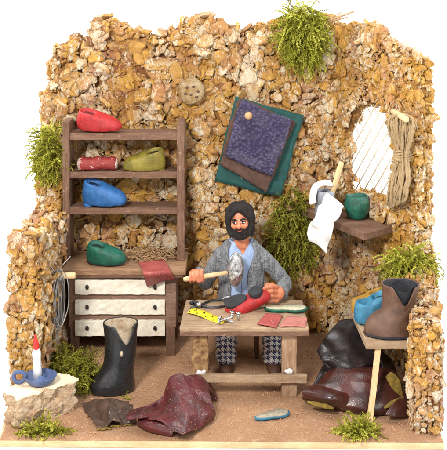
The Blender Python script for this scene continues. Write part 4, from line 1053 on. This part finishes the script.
slipper('shoe', 'ochre yellow shoe at the back of the side table behind the light blue one', 'shoe', Vector((at(386,0,1.3).x,1.33,ZS+.005)), .40, .27, .22, PI+.1, 'ochre_shoe', open_=.5, toe=.6)
# black leather heap
def G(u, v, Y): return at(u, v, Y)
e = thing('leather_piece', 'glossy black leather piece heaped behind the side table leg', 'leather', onz(340,385,0))
g = [[G(317,352,1.05), G(320,345,1.10), G(327,336,1.25), G(338,322,1.45), G(352,319,1.50), G(366,322,1.50)],
     [G(319,356,.98), G(328,351,1.02), G(338,343,1.15), G(350,335,1.28), G(362,335,1.30), G(374,338,1.3)],
     [G(322,359,.92), G(334,358,.90), G(346,353,1.0), G(358,349,1.1), G(372,350,1.1), G(384,352,1.1)],
     [G(324,363,1.0), G(337,369,.90), G(350,368,.85), G(364,364,.9), G(378,362,.95), G(390,366,1.0)],
     [G(321,372,1.1), G(335,380,1.05), G(350,382,1.0), G(366,380,1.0), G(382,376,1.05), G(396,385,1.1)]]
obj('hide', sheet(g, 37, 41, .02, 6, 11, crease=.8), M['black_leather'], e, solid=.04, sub=1)
g = [[G(324,366,1.15), G(330,364,1.1), G(337,362,1.1)],[G(316,378,1.0), G(324,380,.98), G(333,382,.98)],[G(309,392,.85), G(318,396,.83), G(330,398,.85)]]
obj('flap', sheet(g, 14, 14, .015, 4, 12), M['black_leather'], e, solid=.03, sub=1)
g = [[G(372,352,.98), G(380,353,.98), G(388,356,1.0)],[G(380,362,.9), G(388,364,.92), G(395,368,.95)],[G(384,378,.85), G(393,382,.88), G(400,388,.9)]]
obj('flap', sheet(g, 14, 14, .015, 4, 13), M['black_leather'], e, solid=.03, sub=1)
e = thing('leather_piece', 'large glossy reddish brown leather piece with yellow suede inside, against the low right wall', 'leather', onz(350,405,0))
g = [[G(330,371,.90), G(340,366,.92), G(352,366,.92), G(366,369,.88), G(380,368,.85), G(393,371,.85), G(400,380,.85)],
     [G(322,380,.80), G(334,374,.80), G(350,373,.78), G(366,374,.74), G(382,374,.70), G(395,378,.72), G(404,388,.75)],
     [G(314,386,.70), G(328,384,.68), G(346,384,.66), G(362,384,.62), G(378,385,.58), G(393,388,.62), G(407,396,.65)],
     [G(305,392,.66), G(320,394,.60), G(338,396,.56), G(356,398,.50), G(374,398,.50), G(392,399,.52), G(409,404,.58)],
     [G(303,398,.68), G(316,401,.58), G(334,405,.50), G(354,408,.44), G(374,410,.44), G(392,410,.46), G(408,412,.5)],
     [onz(304,401,.02), onz(318,405,.02), onz(336,409,.02), onz(354,413,.02), onz(374,414,.02), onz(392,413,.02), onz(409,414,.02)]]
obj('hide', sheet(g, 46, 55, .02, 5, 21, crease=.75), M['brown_leather'], e, solid=.035, sub=1)
# rolled lip and inner suede showing
g = [[G(304,397,.58), G(316,401,.50), G(332,405,.44), G(346,408,.46)],[G(303,392,.56), G(317,396,.46), G(334,400,.38), G(350,403,.50)],[G(309,388,.60), G(321,391,.50), G(337,395,.42), G(351,399,.54)],[G(316,386,.68), G(326,388,.60), G(340,392,.52), G(352,396,.58)]]
obj('rolled_edge', sheet(g, 18, 26, .012, 4, 22), M['brown_leather'], e, solid=.03, sub=1)
q_ = at(394,388,.61); obj('suede_lining', MB().ell(q_, (.085,.02,.16), Euler((-.3,-.25,0)), 18, 10), M['suede'], e, disp=(.03,.04))
obj('suede_lining', MB().tube([G(307,401.5,.50), G(316,404,.46), G(326,406.5,.42), G(334,408.5,.40)], [.012,.03,.03,.01], 8, squash=.5), M['suede'], e, disp=(.03,.04))
obj('suede_lining', MB().tube([G(384,408,.36), G(392,404,.40), G(399,400,.44), G(404,397,.46)], [.008,.032,.03,.008], 8, squash=.5), M['suede'], e, disp=(.03,.04))
g = [[G(400,398,.46),G(405,400,.46),G(411,402,.5)],[G(392,406,.36),G(400,408,.36),G(410,410,.4)],[G(384,416,.32),G(394,418,.30),G(408,417,.34)]]
obj('flap', sheet(g, 14, 14, .02, 4, 23), M['brown_leather'], e, solid=.03, sub=1)
g = [[G(350,374,.84), G(358,372,.82), G(366,374,.80), G(372,380,.78)],[G(352,382,.74), G(360,378,.69), G(369,381,.67), G(375,388,.70)],[G(355,396,.64), G(362,392,.58), G(370,394,.58), G(376,400,.64)],[G(358,409,.56), G(364,411,.52), G(370,411,.52), G(375,410,.58)]]
obj('fold', sheet(g, 20, 20, .012, 5, 31, crease=.3), M['brown_leather'], e, solid=.03, sub=1)
# ---------------------------------------------------------------- moss
def moss(name, label, centre, axes, n, L, mat='moss', droop=.4, up=(0,-.3,1), leaf=.022, seed=0, zmin=None, spreadf=1.0, maxy=None):
    R = random.Random(seed); vs = []; fs = []; cols = []
    up = Vector(up).normalized()
    def leafq(p, d, l, w, c):
        s = d.cross(Vector((R.uniform(-1,1),R.uniform(-1,1),R.uniform(-1,1)))).normalized()*w; o = len(vs)
        nrm = d.cross(s).normalized()*l*.18
        vs.extend([p-s*.5, p+s*.5, p+d*l*.55+s+nrm, p+d*l*.55-s+nrm, p+d*l]); fs.extend([(o,o+1,o+2,o+3),(o+3,o+2,o+4)]); cols.extend([c]*5)
    for _ in range(n):
        while True:
            q = Vector((R.uniform(-1,1),R.uniform(-1,1),R.uniform(-1,1)))
            if q.length <= 1: break
        p = Vector(centre)+axes[0]*q.x+axes[1]*q.y+axes[2]*q.z
        outw = (axes[0].normalized()*q.x+axes[1].normalized()*q.y+axes[2].normalized()*q.z)
        d = (outw*spreadf+up*R.uniform(.2,1)+Vector((R.gauss(0,.4),R.gauss(0,.4),R.gauss(0,.4)))).normalized()
        l = L*R.uniform(.5,1.25); k = max(6, int(l/.013)); tone = min(1,max(0,R.gauss(.5,.28))); l *= 1.0
        st_ = l/k
        for i in range(k):
            if zmin is not None and p.z < zmin: p.z = zmin; d.z = abs(d.z)*.2
            if maxy is not None and p.y > maxy: p.y = maxy
            for s_ in range(2):
                ld = (d*.9+Vector((R.gauss(0,.42),R.gauss(0,.42),R.gauss(0,.42)))).normalized(); f = 1-.55*i/k
                leafq(p, ld, leaf*f*R.uniform(.8,1.5), leaf*.19, (min(1,max(0,tone+R.uniform(-.15,.2))),0,0,1))
            # stem
            o = len(vs); s = d.orthogonal().normalized()*.0035; p2 = p+d*st_; vs.extend([p-s,p+s,p2+s,p2-s]); fs.append((o,o+1,o+2,o+3)); cols.extend([(tone*.5,0,0,1)]*4)
            p = p2; d = (d+Vector((R.gauss(0,.17),R.gauss(0,.17),R.gauss(0,.17)))+Vector((0,0,-droop*.12))).normalized()
    me = bpy.data.meshes.new(name); c0 = Vector(centre); me.from_pydata([tuple(v_-c0) for v_ in vs], [], fs); me.update()
    ca = me.attributes.new('tint', 'FLOAT_COLOR', 'POINT'); ca.data.foreach_set('color', np.array(cols, np.float32).ravel())
    me.materials.append(M[mat]); o = bpy.data.objects.new(name, me); COL.objects.link(o); o.location = c0
    return tag(o, label, 'moss', 'tufts of green moss')
X_, Y_, Z_ = Vector((1,0,0)), Vector((0,1,0)), Vector((0,0,1))
moss('moss_tuft', 'bright green moss tuft hanging over the top edge of the back wall', at(302,36,YB-.22), (X_*.26,Y_*.12,Z_*.34), 620, .28, droop=.9, up=(.1,-.6,.5), leaf=.032, seed=1)
moss('moss_tuft', 'green moss tuft on the outer left end of the back wall, beside the dresser', at(50,156,2.52), (X_*.17,Y_*.12,Z_*.34), 330, .22, droop=.5, up=(-.7,-.6,.0), leaf=.032, seed=2)
moss('moss_tuft', 'dark green moss patch on the back wall right of the cobbler, below the wall shelf', at(294,232,YB-.16), (X_*.27,Y_*.05,Z_*.52), 420, .22, 'moss_dark', droop=.8, up=(0,-1,.1), leaf=.032, seed=3)
moss('moss_tuft', 'green moss tuft on top of the low right wall behind the brown boot', at(409,270,1.30), (X_*.21,Y_*.18,Z_*.18), 420, .26, 'moss', droop=.9, up=(.1,-.4,.8), leaf=.032, seed=4)
moss('moss_tuft', 'large dark green moss clump on the ground behind the bark block', onz(70,378,.08), (X_*.30,Y_*.25,Z_*.16), 420, .24, 'moss_dark', droop=.5, up=(.1,-.2,.8), leaf=.032, seed=5, zmin=.01)
moss('moss_tuft', 'dark green moss clump at the foot of the left wall below the wire coil', onz(58,372,.10), (X_*.18,Y_*.15,Z_*.22), 150, .22, 'moss_dark', droop=.4, up=(.1,-.2,.9), leaf=.032, seed=6, zmin=.01)
moss('moss_tuft', 'small bright green moss tuft on the ground in front of the bark block', onz(44,430,.02), (X_*.20,Y_*.05,Z_*.03), 110, .17, 'moss', droop=.5, up=(0,-.6,.5), leaf=.032, seed=7, zmin=.008)
moss('moss_tuft', 'small bright green moss tuft on the ground at the foot of the side table leg', onz(358,431,.02), (X_*.17,Y_*.10,Z_*.04), 110, .18, 'moss', droop=.5, up=(0,-.3,.6), leaf=.032, seed=8, zmin=.008)
moss('moss_sprig', 'tiny green moss sprig on the ground between the black boot and the maroon leather', onz(126,398,.02), (X_*.02,Y_*.02,Z_*.02), 6, .08, 'moss', leaf=.022, seed=9, zmin=.005)
# dry twig sticking out of the top moss
tw = MB(); a_ = at(318,21,YB-.15)
for (u, v, r) in ((355,11,.016),(348,17,.013),(342,12,.010),(336,18,.012),(331,14,.01)):
    tw.tube([Vector(q) for q in bspl([a_, at((318+u)/2,(24+v)/2,YB-.2), at(u,v,YB-.2)], 8)], [r*1.6-r*.15*i for i in range(8)], 6)
tag(obj('dry_twig', tw, M['straw']), 'dry brown twig sticking out of the moss on top of the back wall', 'twig')
# ---------------------------------------------------------------- light, world, camera
w = bpy.data.worlds.new('World'); SC.world = w; w.use_nodes = True
w.node_tree.nodes['Background'].inputs[0].default_value = (1,1,1,1); w.node_tree.nodes['Background'].inputs[1].default_value = .46
def area(name, loc, target, size, power, col=(1,1,1)):
    l = bpy.data.lights.new(name, 'AREA'); l.shape = 'SQUARE'; l.size = size; l.energy = power; l.color = col
    o = bpy.data.objects.new(name, l); COL.objects.link(o); o.location = loc
    o.rotation_euler = (Vector(target)-Vector(loc)).to_track_quat('-Z','Y').to_euler(); return o
area('softbox_key', (-3.6,-8.5,8.2), (0,1.5,1.2), 1.8, 1800, (1,.96,.90))
area('softbox_fill', (6.5,-6,5.5), (0,1.5,1.2), 4, 400)
area('softbox_top', (1.0,1.5,9.5), (0,1.5,0), 4, 300)
area('background_light_left', (-9,4,7), (0,13,2), 5, 1900)
area('background_light_right', (9,4,7), (0,13,2), 5, 1900)
cam = bpy.data.cameras.new('Camera'); co = bpy.data.objects.new('Camera', cam); COL.objects.link(co)
co.location = (0, CAMY, CAMZ); co.rotation_euler = (PI/2, 0, 0)
cam.sensor_fit = 'HORIZONTAL'; cam.sensor_width = 36; cam.lens = 36*F/447; cam.shift_y = -(225-V0)/447; cam.clip_end = 500
SC.camera = co
SC.view_settings.view_transform = 'Standard'; SC.view_settings.look = 'None'; SC.view_settings.exposure = 0; SC.view_settings.gamma = 1
